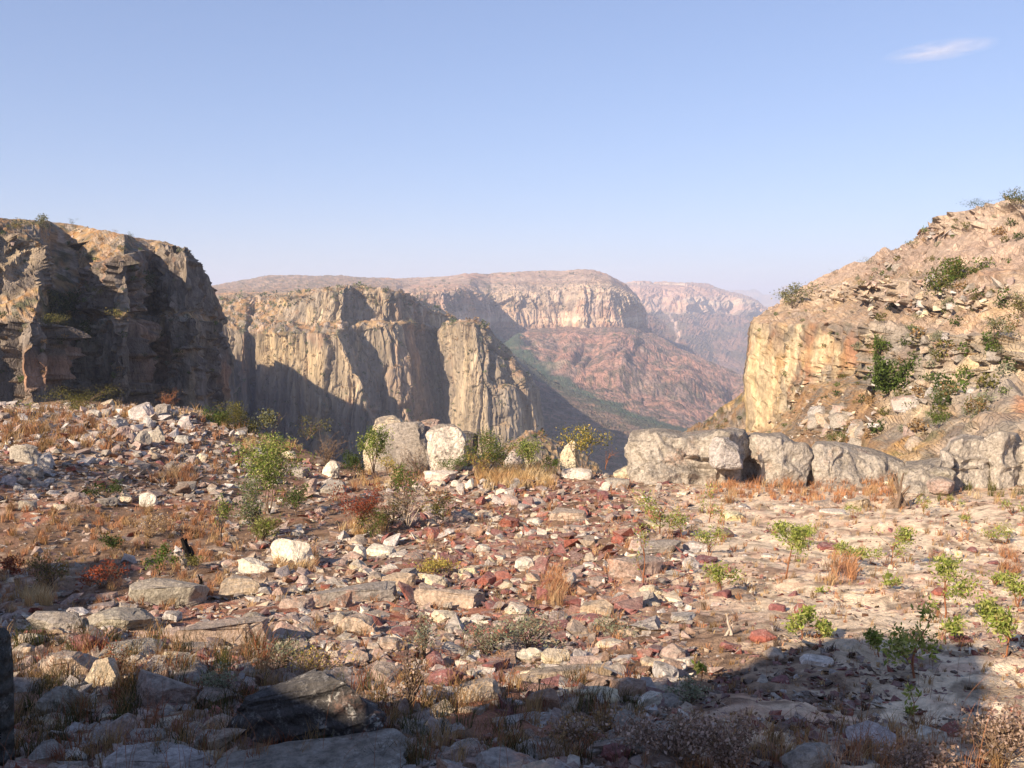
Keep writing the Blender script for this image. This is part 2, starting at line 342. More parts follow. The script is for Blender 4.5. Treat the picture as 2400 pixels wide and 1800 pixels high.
def landform(name, ctrl, nu, nv, s, seed, cwrow, mat, label, wu=None, warm=0.5, grassy=1.0, pale=0.5, green=0.3, col=1.0, ledge=1.0, paint=None, extra=None, thin=None, vert=1.0, blocky=1.0, knobs=0.8, cwf=None):
    P, U, V = resample(ctrl, nu, nv, wu)
    N = normals(blur(P, 6)); flip = np.sign((N * -P).sum(-1).mean()); N = N * flip
    cw = np.interp(V.ravel() + (0.12 * fbm(P / (6 * s), 3, seed + 90)).ravel(), np.arange(len(cwrow)) , cwrow).reshape(V.shape) if np.ndim(cwrow) == 1 else cwrow
    if cwf is not None: cw = cwf(U, V, P)
    H = N.copy(); H[..., 2] *= (1 - 0.85 * cw); H /= np.linalg.norm(H, axis=-1, keepdims=True) + 1e-9
    d, crack, crackb, idv, knob = rock_relief(P, s, seed, cw, col, ledge, vert, blocky)
    if thin is not None: d = d * thin(U, V)
    if extra is not None: d = d + extra(P, U, V, cw)
    P2 = P + H * d[..., None]
    N2 = normals(P2) * flip
    Cc = rock_albedo(P, N2, s, seed, crack, crackb, cw, idv, warm, grassy, pale, green)
    Cc = mix(Cc, mix((0.24, 0.205, 0.17), (0.46, 0.37, 0.29), smooth(fbm(P / (1.5 * s), 2, seed + 95), -0.3, 0.3)), smooth(knob, 0.25, 0.5) * (1 - cw) * knobs)
    if paint is not None: Cc = paint(P, U, V, cw, Cc, N2)
    Fq = gridF(nv, nu)
    if flip < 0: Fq = Fq[:, ::-1]
    return link(name, mk_mesh(name, P2, Fq, Cc), mat, label=label, kind='structure')
def rows(*rs):
    return np.array([at(np.array(px), np.array(py), np.array(D, float) + 0 * np.array(px)) for px, py, D in rs])

# --- left cliff
Lc = [-320, -120, 0, 92, 118, 188, 214, 290, 312, 366, 384, 445, 490, 520, 543, 530]
Ld = np.array([118, 121, 124, 119, 146, 154, 147, 142, 168, 177, 166, 163, 184, 198, 215, 300.])
ctrl = rows(
    (Lc[:14] + [546, 535], [1160] * 16, Ld * 0.97),
    (Lc[:14] + [546, 535], [960] * 16, Ld * 0.985),
    (Lc[:12] + [488, 518, 540, 528], [880, 880, 880, 880, 885, 890, 885, 880, 885, 885, 880, 875, 880, 880, 885, 885], Ld * 0.99),
    (Lc[:12] + [484, 508, 526, 515], [735, 738, 742, 748, 790, 800, 765, 742, 748, 748, 742, 745, 760, 775, 790, 790], Ld),
    (Lc[:11] + [440, 476, 502, 522, 512], [700, 700, 690, 672, 690, 735, 742, 728, 735, 738, 728, 728, 738, 750, 760, 760], Ld + np.array([8, 8, 9, 12, 16, 12, 8, 6, 4, 4, 5, 6, 5, 4, 2, 0])),
    (Lc[:11] + [438, 462, 480, 494, 488], [525, 530, 545, 590, 640, 660, 640, 600, 585, 590, 588, 604, 630, 655, 690, 695], Ld + np.array([12, 12, 14, 22, 24, 22, 18, 10, 8, 8, 8, 8, 7, 6, 3, 0])),
    (Lc[:11] + [441, 458, 470, 481, 476], [496, 505, 512, 517, 518, 527, 534, 548, 556, 563, 565, 586, 606, 626, 643, 650], Ld + np.array([30, 30, 40, 62, 70, 62, 52, 36, 30, 26, 24, 18, 14, 10, 5, 0])))
back = ctrl[-1] + np.array([-60, 60, -4.0]); back2 = ctrl[-1] + np.array([-220, 130, -30.0])
ctrl = np.concatenate([ctrl, back[None], back2[None]])
def lpaint(P, U, V, cw, C, N):
    px, py = project(P)
    g = fbm(P / 5.0, 4, 300)
    m = np.exp(-(((px - 130) / 70) ** 2 + ((py - 730) / 45) ** 2)) + np.exp(-(((px - 185) / 30) ** 2 + ((py - 800) / 45) ** 2)) + 0.8 * np.exp(-(((px - 150) / 30) ** 2 + ((py - 600) / 25) ** 2)) + .7 * np.exp(-(((px - 330) / 22) ** 2 + ((py - 660) / 50) ** 2))
    C = mix(C, (0.19, 0.155, 0.13), 0.5 * cw); C = streaks(P, 1.6, 571, C, cw, 0.5)
    C = mix(C, (0.045, 0.05, 0.022), smooth(m + 0.5 * g, 0.45, 0.8) * 0.85)
    o = np.exp(-(((px - 385) / 25) ** 2 + ((py - 840) / 60) ** 2)) + np.exp(-(((px - 520) / 25) ** 2 + ((py - 880) / 80) ** 2)) + np.exp(-(((px - 85) / 60) ** 2 + ((py - 870) / 70) ** 2)) + np.exp(-(((px - 408) / 8) ** 2 + ((py - 610) / 12) ** 2))
    return mix(C, (0.36, 0.19, 0.11), smooth(o + 0.35 * g, 0.5, 1.0) * 0.65)
def lthin(U, V):
    return (1 - 0.35 * smooth(V, 3.2, 3.8)) * (1 - 0.7 * smooth(V, 5.2, 6.0)) * (1 - 0.45 * smooth(U, 10.8, 12.0)) * (1 - 0.8 * smooth(U, 13.0, 14.0)) * (1 - 0.35 * smooth(U, 9.5, 11) * smooth(V, 4.2, 5.2))
def band(V, a, b, e=0.08): return smooth(V, a - e, a + e) * smooth(V, b + e, b - e)
def lcw(U, V, P):
    w = 0.12 * fbm(P / 14, 3, 377); V = V + w
    gully = band(U, 3.4, 5.6, 0.3)
    return np.clip(band(V, -1, 3.0) + band(V, 4.0, 5.0) * (1 - gully) + 0.5 * band(V, 5, 5.6) * smooth(U, 9, 10) + 0.12, 0, 1)
landform('cliff', ctrl, 370, 340, 2.3, 11, [1, 1, 1, 0.9, 0.35, 0.85, 0.2, 0.0, 0], M['left'], 'tall dark cliff at left with grassy ledges', warm=0.3, pale=0.28, grassy=1.0, green=0.35, paint=lpaint, thin=lthin, vert=2.4, cwf=lcw, blocky=0.16, ledge=0.18, col=0.85, extra=lambda P, U, V, cw: flutes(P, 5.0, 551, 1.3) * cw)

# --- the plateau behind the left cliff, whose rim throws the long shadow on the facing wall
edge = [(480, 845, 842), (560, 838, 838), (600, 852, 826), (640, 836, 796), (700, 862, 784), (760, 905, 775), (850, 955, 780), (950, 1012, 795), (1020, 1045, 820), (1100, 1090, 800)]
rim = []
for k, (a_, b_, d_) in enumerate(edge):
    p = at(a_, b_, d_); zc = 14 + 3 * math.sin(k * 2.1); t = (zc - p[2]) / SUN[2]; rim.append(p + SUN * t)
rim = np.array([rim[0] + np.array([-120, 180, 0])] + rim + [rim[-1] + np.array([20, -120, 0]), np.array([-190, 330, 8.])])
low = rim + np.array([25, 0, -260.]); mid_ = rim + np.array([6, 0, -70.]); bk = rim + np.array([-500, 0, -6.])
landform('plateau', np.array([low, mid_, rim, bk]), 160, 60, 9.0, 71, [1, 1, 0.3, 0], M['mesa'], 'plateau edge behind the left cliff', thin=lambda U, V: 1 - 0.9 * smooth(V, 1.6, 2.0))

# --- middle mesa: main wall
def mesa_paint(P, U, V, cw, C, N):
    px, py = project(P); g = fbm(P / 40.0, 4, 301)
    y = np.exp(-(((px - 640) / 75) ** 2 + ((py - 815) / 45) ** 2)) + np.exp(-(((px - 740) / 40) ** 2 + ((py - 860) / 60) ** 2)) * 0.9 + np.exp(-(((px - 725) / 22) ** 2 + ((py - 730) / 30) ** 2)) + np.exp(-(((px - 1085) / 18) ** 2 + ((py - 830) / 70) ** 2)) * 1.1
    C = mix(C, (0.56, 0.42, 0.21), smooth(y + 0.5 * g, 0.4, 1.0) * 0.7 * cw)
    r_ = np.exp(-(((px - 960) / 60) ** 2 + ((py - 880) / 110) ** 2))
    C = mix(C, (0.36, 0.21, 0.13), smooth(r_ + 0.6 * g, 0.3, 1.0) * 0.5)
    C = streaks(P, 4.0, 521, C, cw, 0.75); C = mix(C, (0.33, 0.27, 0.195), 0.5 * cw)
    b = smooth(fbm(P / 9.0, 2, 302), 0.28, 0.5) * (1 - cw) * 0.7
    return mix(C, (0.07, 0.07, 0.035), b)
md = np.array([850, 840, 833, 850, 828, 793, 780, 771, 766, 795, 800, 797, 806, 826, 868, 930.])
bpx = [440, 535, 588, 598, 615, 680, 745, 820, 885, 908, 935, 960, 985, 1010, 1040, 1085]
tpx = [440, 522, 572, 582, 600, 645, 700, 753, 795, 812, 850, 890, 925, 952, 985, 1050]
def lerp(a_, b_, t): return list(np.array(a_) * (1 - t) + np.array(b_) * t)
ctrl = rows(
    (lerp(tpx, bpx, 1.2), [1230] * 16, md - 22),
    (bpx, [1030] * 16, md - 12),
    (lerp(tpx, bpx, 0.5), [900] * 16, md - 5),
    (tpx, [755, 762, 784, 790, 780, 781, 781, 781, 778, 776, 770, 765, 762, 759, 775, 790], md),
    ([440, 522, 575, 590, 620, 665, 717, 760, 800, 825, 860, 898, 935, 970, 1000, 1058], [735, 736, 744, 747, 750, 754, 757, 757, 755, 755, 755, 754, 753, 752, 762, 772], md + np.array([30, 30, 32, 30, 32, 34, 30, 26, 26, 22, 20, 20, 20, 18, 8, 2])),
    ([440, 522, 575, 600, 640, 668, 703, 760, 807, 830, 860, 898, 935, 962, 1000, 1060], [706, 704, 703, 702, 701, 700, 689, 680, 677, 678, 680, 683, 688, 699, 730, 745], md + np.array([75, 75, 75, 72, 70, 52, 42, 36, 36, 34, 30, 30, 30, 26, 12, 4])),
    ([430, 512, 565, 590, 630, 665, 705, 762, 809, 832, 862, 900, 936, 962, 1003, 1062], [694, 692, 690, 689, 688, 684, 680, 675, 672, 673, 675, 678, 684, 696, 729, 746], md + 260))
ctrl = np.concatenate([ctrl, (ctrl[-1] + np.array([0, 500, -20.]))[None]])
def mcw(U, V, P):
    V = V + 0.06 * fbm(P / 50, 3, 378); return np.clip(band(V, -1, 3.0) + band(V, 4.0, 5.0, 0.06) * smooth(U, 4.2, 5.2) + 0.08, 0, 1)
def mthin(U, V): return 1 - 0.7 * smooth(V, 4.9, 5.6)
landform('mesa', ctrl, 420, 260, 8.0, 101, [1, 1, 1, 0.85, 0.75, 0.45, 0.1, 0], M['mesa'], 'near mesa wall with two tiers of cliffs across the canyon', warm=0.5, pale=0.62, grassy=0.9, green=0.3, paint=mesa_paint, thin=mthin, extra=lambda P, U, V, cw: flutes(P, 12.0, 501, 3.0) * cw, cwf=mcw, vert=3.5, blocky=0.05, ledge=0.12, col=0.42)

# --- middle mesa: free standing buttress at its right end
bd = np.array([960, 850, 792, 772, 769, 777, 795, 832, 960.])
ctrl = rows(
    ([1046, 1053, 1071, 1115, 1160, 1215, 1275, 1300, 1290], [1190] * 9, bd - 8),
    ([1043, 1050, 1065, 1110, 1150, 1200, 1250, 1277, 1268], [1010] * 9, bd - 5),
    ([1041, 1047, 1062, 1100, 1140, 1190, 1235, 1264, 1256], [912] * 9, bd - 2),
    ([1038, 1044, 1060, 1092, 1130, 1170, 1205, 1224, 1218], [864] * 9, bd + 2),
    ([1030, 1036, 1055, 1085, 1120, 1150, 1175, 1188, 1184], [817] * 9, bd + 5),
    ([1024, 1029, 1046, 1077, 1110, 1133, 1146, 1153, 1150], [790, 778, 765, 757, 757, 762, 772, 781, 785], bd + 10),
    ([1026, 1032, 1050, 1079, 1110, 1130, 1142, 1148, 1147], [785, 766, 752, 745, 747, 753, 764, 776, 782], bd + 40))
ctrl = np.concatenate([ctrl, (ctrl[-1] + np.array([0, 60, -30.]))[None]])
landform('rock_buttress', ctrl, 190, 230, 7.0, 131, [1, 1, 1, 1, 1, 0.6, 0.1, 0], M['mesa'], 'rounded rock buttress at the right end of the near mesa', warm=0.45, pale=0.7, grassy=0.8, paint=mesa_paint, extra=lambda P, U, V, cw: flutes(P, 10.0, 511, 2.6) * cw, vert=3.5, blocky=0.03, ledge=0.1, col=0.36, thin=lambda U, V: 1 - 0.6 * smooth(V, 4.4, 5.4))

# --- brown knoll below it
ctrl = rows(([1060, 1140, 1200, 1260, 1320, 1380, 1440], [1170] * 7, [210] * 7), ([1060, 1140, 1195, 1241, 1300, 1353, 1400], [1085, 1060, 1030, 1004, 1028, 1056, 1092], [300] * 7))
ctrl = np.concatenate([ctrl, (ctrl[-1] + np.array([0, 60, -25.]))[None], (ctrl[-1] + np.array([0, 140, -120.]))[None]])
landform('knoll', ctrl, 150, 90, 3.0, 151, [0.25, 0.3, 0.2, 0], M['left'], 'brown rocky knoll below the mesa', warm=0.4, pale=0.35, green=0.3, thin=lambda U, V: 0.5 + 0 * U)

# --- gentle plateau hill behind the mesa
hpx = [250, 420, 500, 565, 627, 700, 807, 870, 930, 985, 1040, 1090]
ctrl = rows((hpx, [706] * 7 + [710, 725, 760, 800, 830], [1120] * 12), (hpx, [695, 694, 692, 690, 690, 688, 684, 682, 690, 730, 770, 800], [1500] * 12),
            (hpx, [680, 678, 676, 673, 670, 668, 666, 666, 674, 710, 750, 780], [2000] * 12),
            (hpx, [676, 672, 668, 656, 645, 645, 646, 650, 652, 654, 690, 720], [2600] * 12))
ctrl = np.concatenate([ctrl, (ctrl[-1] + np.array([0, 900, -30.]))[None]])
def hill_paint(P, U, V, cw, C, N):
    px, py = project(P); g = fbm(P / 90.0, 4, 303)
    C = mix(C, (0.34, 0.235, 0.17), 0.6)
    C = mix(C, (0.50, 0.28, 0.12), smooth(np.exp(-(((px - 560) / 110) ** 2 + ((py - 688) / 4.5) ** 2)) + 0.25 * g, 0.3, 0.7) * 0.8)
    C = mix(C, (0.50, 0.27, 0.13), smooth(np.exp(-(((px - 930) / 40) ** 2 + ((py - 653) / 3) ** 2)), 0.3, 0.7) * 0.7)
    sc = smooth(fbm(P / 14.0, 2, 304), 0.2, 0.45); C = mix(C, (0.10, 0.10, 0.06), sc * 0.6)
    gr = smooth(np.exp(-(((px - 600) / 120) ** 2 + ((py - 704) / 6) ** 2)) + 0.3 * fbm(P / 8, 3, 305), 0.5, 0.8)
    return mix(C, (0.33, 0.30, 0.27), gr * 0.7)
landform('hill', ctrl, 330, 80, 10.0, 171, [0, 0, 0, 0, 0], M['far'], 'gentle grassy plateau hill behind the near mesa', paint=hill_paint, thin=lambda U, V: 0.5 + 0 * U)

# --- far mesa with dome
fpx = [880, 985, 1040, 1078, 1112, 1140, 1158, 1205, 1250, 1318, 1368, 1396, 1434, 1470, 1492, 1508, 1506]
fd = np.array([1750, 1745, 1760, 1830, 1930, 2090, 2210, 2190, 2215, 2240, 2190, 2205, 2195, 2250, 2330, 2460, 2900.])
ctrl = rows(
    (fpx[:13] + [1474, 1500, 1514, 1512], [800] * 17, fd - 30),
    (fpx[:13] + [1474, 1500, 1514, 1512], [745, 752, 757, 762, 768, 772, 770, 768, 768, 768, 767, 767, 766, 766, 766, 766, 768], fd),
    (fpx[:13] + [1473, 1498, 1512, 1510], [722, 724, 722, 722, 728, 730, 728, 727, 727, 726, 725, 722, 722, 725, 728, 740, 745], fd + 15),
    (fpx[:13] + [1471, 1490, 1504, 1502], [690, 692, 684, 682, 686, 700, 692, 690, 688, 680, 676, 672, 676, 688, 700, 716, 720], fd + 40),
    ([880, 985, 1040, 1076, 1100, 1120, 1150, 1205, 1250, 1318, 1368, 1396, 1432, 1462, 1482, 1498, 1500], [672, 672, 668, 664, 664, 668, 662, 658, 657, 655, 650, 648, 658, 674, 688, 704, 712], np.maximum(fd, 2000) + 260),
    ([880, 988, 1040, 1086, 1100, 1120, 1150, 1205, 1245, 1317, 1368, 1393, 1433, 1469, 1488, 1500, 1500], [655, 651, 648, 641, 640, 641, 640, 637, 634, 634, 631, 632, 647, 668, 686, 700, 708], np.maximum(fd, 2150) + 450))
ctrl = np.concatenate([ctrl, (ctrl[-1] + np.array([0, 700, -40.]))[None]])
def far_paint(P, U, V, cw, C, N):
    px, py = project(P); g = fbm(P / 60.0, 4, 306)
    C = mix(C, (0.44, 0.31, 0.235), 0.35 * cw + 0.8 * (1 - cw))
    pale = smooth(np.exp(-((py - 745) / 18) ** 2) + 0.5 * g, 0.5, 1.0); C = mix(C, (0.66, 0.54, 0.38), pale * cw * 0.85)
    C = mix(C, (0.44, 0.22, 0.13), smooth(fbm(P / np.array([120, 120, 30.]), 4, 307), 0.1, 0.6) * 0.5)
    C = streaks(P, 14.0, 531, C, cw, 0.7); C = mix(C, (0.36, 0.22, 0.16), smooth(fbm(P / np.array([900., 900., 9.]), 3, 533), 0.05, 0.3) * 0.45 * cw); C = mix(C, (0.64, 0.52, 0.38), smooth(fbm(P / np.array([900., 900., 12.]) + 7, 3, 534), 0.1, 0.35) * 0.4 * cw)
    sc = smooth(fbm(P / 18.0, 2, 308), 0.3, 0.5) * (1 - cw); C = mix(C, (0.10, 0.095, 0.06), sc * 0.6)
    band = smooth(np.exp(-((py - 654 - 0.01 * (px - 1200)) / 5) ** 2), 0.4, 0.8); return mix(C, (0.52, 0.40, 0.30), band * smooth(fbm(P / np.array([20, 20, 60.]), 3, 309), -0.1, 0.3) * 0.6)
def far_extra(P, U, V, cw):
    # deep slots running down the wall
    q = P / np.array([150., 150., 900.]); return -22 * smooth(ridged(q, 2, 311), 0.6, 0.95) * cw + flutes(P, 36.0, 541, 9.0) * cw
landform('far_mesa', ctrl, 370, 160, 16.0, 191, [0, 0.9, 1, 0.9, 0.15, 0.1, 0], M['far'], 'domed mesa with pale fluted cliff far across the canyon', warm=0.5, pale=0.6, grassy=0.6, green=0.2, col=0.45, paint=far_paint, extra=far_extra, vert=3.5, blocky=0.05, ledge=0.2, thin=lambda U, V: 1 - 0.75 * smooth(V, 2.6, 3.6))

# --- talus below it down to the valley line, and the near valley side
def talus_paint(P, U, V, cw, C, N):
    px, py = project(P); g = fbm(P / 70.0, 5, 320); h = fbm(P / 22.0, 4, 321); k = fbm(P / 8.0, 2, 322)
    C = mix((0.36, 0.205, 0.155), (0.25, 0.175, 0.145), smooth(g + 0.4 * h, -0.3, 0.35))
    C = mix(C, (0.34, 0.25, 0.19), smooth(h + 0.5 * g, 0.4, 0.75) * 0.8)
    k2 = fbm(P / np.array([16., 16., 16.]), 3, 323); C = mix(C, (0.38, 0.20, 0.14), smooth(k2, 0.15, 0.5) * 0.6)
    C = mix(C, (0.075, 0.07, 0.045), smooth(k + 0.3 * h, 0.0, 0.3) * 0.8)
    top = smooth(py, 800, 775) * 0.5; C = mix(C, (0.16, 0.12, 0.09), top)
    vy = np.interp(px, [1130, 1180, 1281, 1389, 1498, 1606], [770, 800, 882, 930, 978, 1010])
    gr = smooth(np.exp(-((py - vy - 6) / np.interp(px, [1150, 1300, 1600], [34, 28, 22])) ** 2) + 0.35 * h, 0.4, 0.85)
    return mix(C, (0.035, 0.075, 0.045), gr * 0.9)
tp = [1100, 1154, 1200, 1260, 1320, 1380, 1440, 1490, 1516, 1588, 1679, 1760, 1900, 2050]
td = [2150, 2225, 2185, 2205, 2230, 2185, 2190, 2310, 2400, 2280, 2150, 2060, 1950, 1900]
bp_ = [1080, 1130, 1180, 1235, 1281, 1330, 1389, 1440, 1498, 1560, 1620, 1700, 1800, 2000]
by = [770, 785, 806, 850, 886, 910, 933, 960, 983, 1002, 1016, 1030, 1050, 1060]
bd_ = [2050, 1960, 1880, 1700, 1590, 1510, 1440, 1370, 1300, 1290, 1290, 1300, 1300, 1300]
ctrl = rows((bp_, by, bd_), (tp, [766, 766, 766, 766, 766, 766, 765, 765, 766, 813, 853, 887, 935, 960], td))
mid1 = ctrl[0] * 0.5 + ctrl[1] * 0.5; mid1[..., 2] -= 16
ctrl = np.array([ctrl[0], mid1, ctrl[1], ctrl[1] + np.array([0, 300, -160.])])
def tal_extra(P, U, V, cw):
    s_ = smooth(V, 0.0, 0.5) * smooth(V, 2.0, 1.4)
    q = np.stack([U * 0.62 + 0.25 * fbm(P / 300, 3, 330), V * 0.3 + 0.12 * U, 0 * U], -1); am = 0.35 + 0.65 * smooth(fbm(P / 260, 2, 333), -0.4, 0.4)
    return s_ * (30 * am * (ridged(q, 2, 331) - 0.4) + 16 * fbm(P / 130, 4, 334) + 7 * (ridged(P / np.array([60., 60., 90.]), 2, 335) - 0.4))
landform('talus_slope', ctrl, 320, 170, 11.0, 201, [0, 0, 0, 0], M['talus'], 'red scree slope below the far mesa', paint=talus_paint, extra=tal_extra, thin=lambda U, V: 0.6 + 0 * U)
ctrl = rows(([1120, 1160, 1200, 1250, 1300, 1360, 1420, 1500, 1600, 1800], [1300] * 10, [640] * 10),
            ([1120, 1160, 1200, 1250, 1300, 1360, 1420, 1500, 1600, 1800], [960, 965, 975, 990, 1005, 1022, 1040, 1060, 1080, 1100], [1150, 1150, 1140, 1120, 1100, 1080, 1060, 1040, 1040, 1040]),
            ([1060, 1130, 1181, 1245, 1290, 1345, 1400, 1498, 1600, 1800], [760, 786, 808, 862, 894, 918, 940, 984, 1012, 1050], [2050, 1958, 1878, 1670, 1570, 1490, 1425, 1300, 1290, 1300]))
def near_valley(P, U, V, cw, C, N):
    C0 = talus_paint(P, U, V, cw, C, N); return mix(C0, (0.115, 0.10, 0.06), 0.5)
landform('valley_side', ctrl, 200, 100, 9.0, 221, [0, 0, 0], M['talus'], 'brown green near side of the canyon valley', paint=near_valley, thin=lambda U, V: 0.5 + 0 * U)

# --- second far mesa, its apron, and the blue ranges
mp_ = [1380, 1440, 1500, 1552, 1606, 1661, 1697, 1751, 1780, 1800, 1806]
mdd = np.array([4300, 4300, 4250, 4350, 4300, 4500, 4550, 4600, 4700, 4850, 5600.])
ctrl = rows((mp_, [960] * 11, mdd - 1500), (mp_, [820] * 11, mdd - 700), (mp_, [730, 730, 729, 731, 734, 731, 730, 730, 732, 735, 737], mdd), (mp_, [700, 700, 698, 698, 700, 700, 704, 710, 720, 731, 735], mdd + 40),
            (mp_, [672, 670, 672, 672, 674, 676, 686, 700, 714, 727, 733], mdd + 260), (mp_, [664, 662, 659, 659, 662, 665, 680, 694, 710, 725, 732], mdd + 600))
ctrl = np.concatenate([ctrl, (ctrl[-1] + np.array([0, 1000, -60.]))[None]])
def b_paint(P, U, V, cw, C, N):
    h = fbm(P / 60.0, 3, 340); C = mix(C, mix((0.50, 0.31, 0.23), (0.56, 0.44, 0.33), smooth(fbm(P / np.array([900, 900, 22.]), 3, 341), -0.2, 0.3)), 0.7)
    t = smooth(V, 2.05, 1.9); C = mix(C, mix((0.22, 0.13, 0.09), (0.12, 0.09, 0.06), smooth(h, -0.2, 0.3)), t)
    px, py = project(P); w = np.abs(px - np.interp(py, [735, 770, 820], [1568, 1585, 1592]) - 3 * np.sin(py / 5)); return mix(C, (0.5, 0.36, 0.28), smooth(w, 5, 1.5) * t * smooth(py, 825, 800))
def b_extra(P, U, V, cw):
    q = P / np.array([330., 330., 2500.]); return -90 * smooth(ridged(q, 2, 343), 0.5, 0.95) * smooth(V, 1.9, 2.3) + 40 * ridged(P / np.array([420., 420., 900.]), 2, 344) * smooth(V, 2.0, 1.6)
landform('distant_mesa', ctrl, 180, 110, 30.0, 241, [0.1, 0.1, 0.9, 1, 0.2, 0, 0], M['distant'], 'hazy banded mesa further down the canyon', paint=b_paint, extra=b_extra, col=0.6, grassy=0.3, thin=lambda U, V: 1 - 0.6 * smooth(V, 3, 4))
rp = [1400, 1500, 1600, 1690, 1715, 1742, 1769, 1779, 1790, 1804, 1820, 1832, 1838, 1846, 1856, 1868, 1900, 2000, 2200]
ctrl = rows((rp, [800] * 19, [10500] * 19), (rp, [735] * 19, [11800] * 19), (rp, [700, 696, 690, 683, 681, 680, 678, 684, 690, 688, 686, 680, 671, 668, 673, 684, 686, 690, 700], [12300] * 19))
ctrl = np.concatenate([ctrl, (ctrl[-1] + np.array([0, 1200, -200.]))[None]])
landform('mountain_range', ctrl, 220, 60, 60.0, 261, [0.2, 0.5, 0.6, 0], M['distant'], 'faint blue mountains on the horizon', thin=lambda U, V: 0.35 + 0 * U)

# --- right slope
ctrl = rows(
    ([1738, 1738, 1800, 1860, 1930, 2000, 2030, 2050, 2150, 2260, 2370, 2560], [1120, 1120, 1120, 1120, 1125, 1130, 1132, 1135, 1140, 1150, 1160, 1170], [150, 108, 92, 74, 56, 44, 40, 37, 33, 30.5, 28.5, 26]),
    ([1742, 1740, 1800, 1880, 1950, 2010, 2040, 2060, 2150, 2250, 2360, 2540], [1020, 1030, 1045, 1030, 1025, 1015, 1010, 1005, 1015, 1005, 995, 985], [170, 126, 118, 104, 88, 68, 56, 47, 41, 36, 33, 31]),
    ([1750, 1745, 1812, 1850, 1885, 1962, 2036, 2054, 2150, 2250, 2350, 2520], [1010, 1012, 1006, 962, 905, 888, 872, 908, 928, 910, 890, 870], [215, 142, 136, 132, 127, 118, 107, 66, 61, 54, 50, 47]),
    ([1752, 1742, 1805, 1850, 1885, 1962, 2038, 2056, 2150, 2250, 2350, 2500], [880] * 5 + [860, 850, 850, 850, 845, 840, 830], [216, 143, 137, 133, 128, 119.5, 108, 67, 62.2, 55, 51, 48]),
    ([1763, 1759, 1802, 1848, 1885, 1962, 2040, 2062, 2150, 2250, 2350, 2480], [762, 757, 756, 757, 757, 758, 762, 766, 768, 790, 800, 800], [218, 145, 139, 135, 130, 122, 110, 69, 64.5, 57.5, 53, 50]),
    ([1768, 1766, 1812, 1880, 1930, 1985, 2030, 2060, 2110, 2190, 2300, 2460], [757, 752, 735, 715, 712, 706, 704, 706, 714, 730, 733, 725], [223, 152, 152, 152, 147, 137, 124, 98, 77, 65, 59, 55]),
    ([1772, 1772, 1820, 1884, 1935, 1990, 2030, 2060, 2110, 2190, 2300, 2450], [754, 748, 728, 690, 672, 664, 662, 661, 660, 655, 660, 652], [225, 154, 154, 155, 151, 141, 127, 100, 79, 66.5, 60.5, 56.5]),
    ([1776, 1778, 1830, 1892, 1945, 2005, 2045, 2085, 2140, 2215, 2310, 2450], [752, 744, 716, 672, 652, 629, 616, 601, 580, 556, 540, 520], [227, 156, 160, 164, 162, 154, 140, 115, 92, 79, 72, 67]),
    ([1776, 1780, 1832, 1892, 1947, 2034, 2066, 2100, 2154, 2220, 2323, 2440], [750, 742, 713, 665, 641, 607, 592, 577, 554, 511, 479, 450], [229, 158, 164, 170, 170, 160, 148, 124, 101, 84, 77, 72]))
ctrl = np.concatenate([ctrl, (ctrl[-1] + np.array([15, 30, -3.]))[None], (ctrl[-1] + np.array([60, 70, -25.]))[None]])
ctrl = np.concatenate([ctrl, (ctrl[:, -1] + np.array([45, -14, 4.0]))[:, None]], 1)
def rcw(U, V, P):
    V = V + 0.10 * fbm(P / 9, 3, 379)
    return np.clip(band(V, 2.0, 4.0) * smooth(V, 1.9, 2.1) + band(V, 5.0, 6.0, 0.1) * smooth(U, 1.5, 2.5) * (0.6 + 0.4 * smooth(fbm(P / 8, 2, 380), -0.3, 0.1)) * 0.85 + 0.85 * band(V, 7.0, 8.0, 0.1) * smooth(U, 8.3, 8.9) + 0.8 * band(V, 1.3, 2.0, 0.1) * smooth(U, 7.0, 7.6) * smooth(fbm(P / 5, 2, 383), -0.3, 0.2) + 0.05, 0, 1)
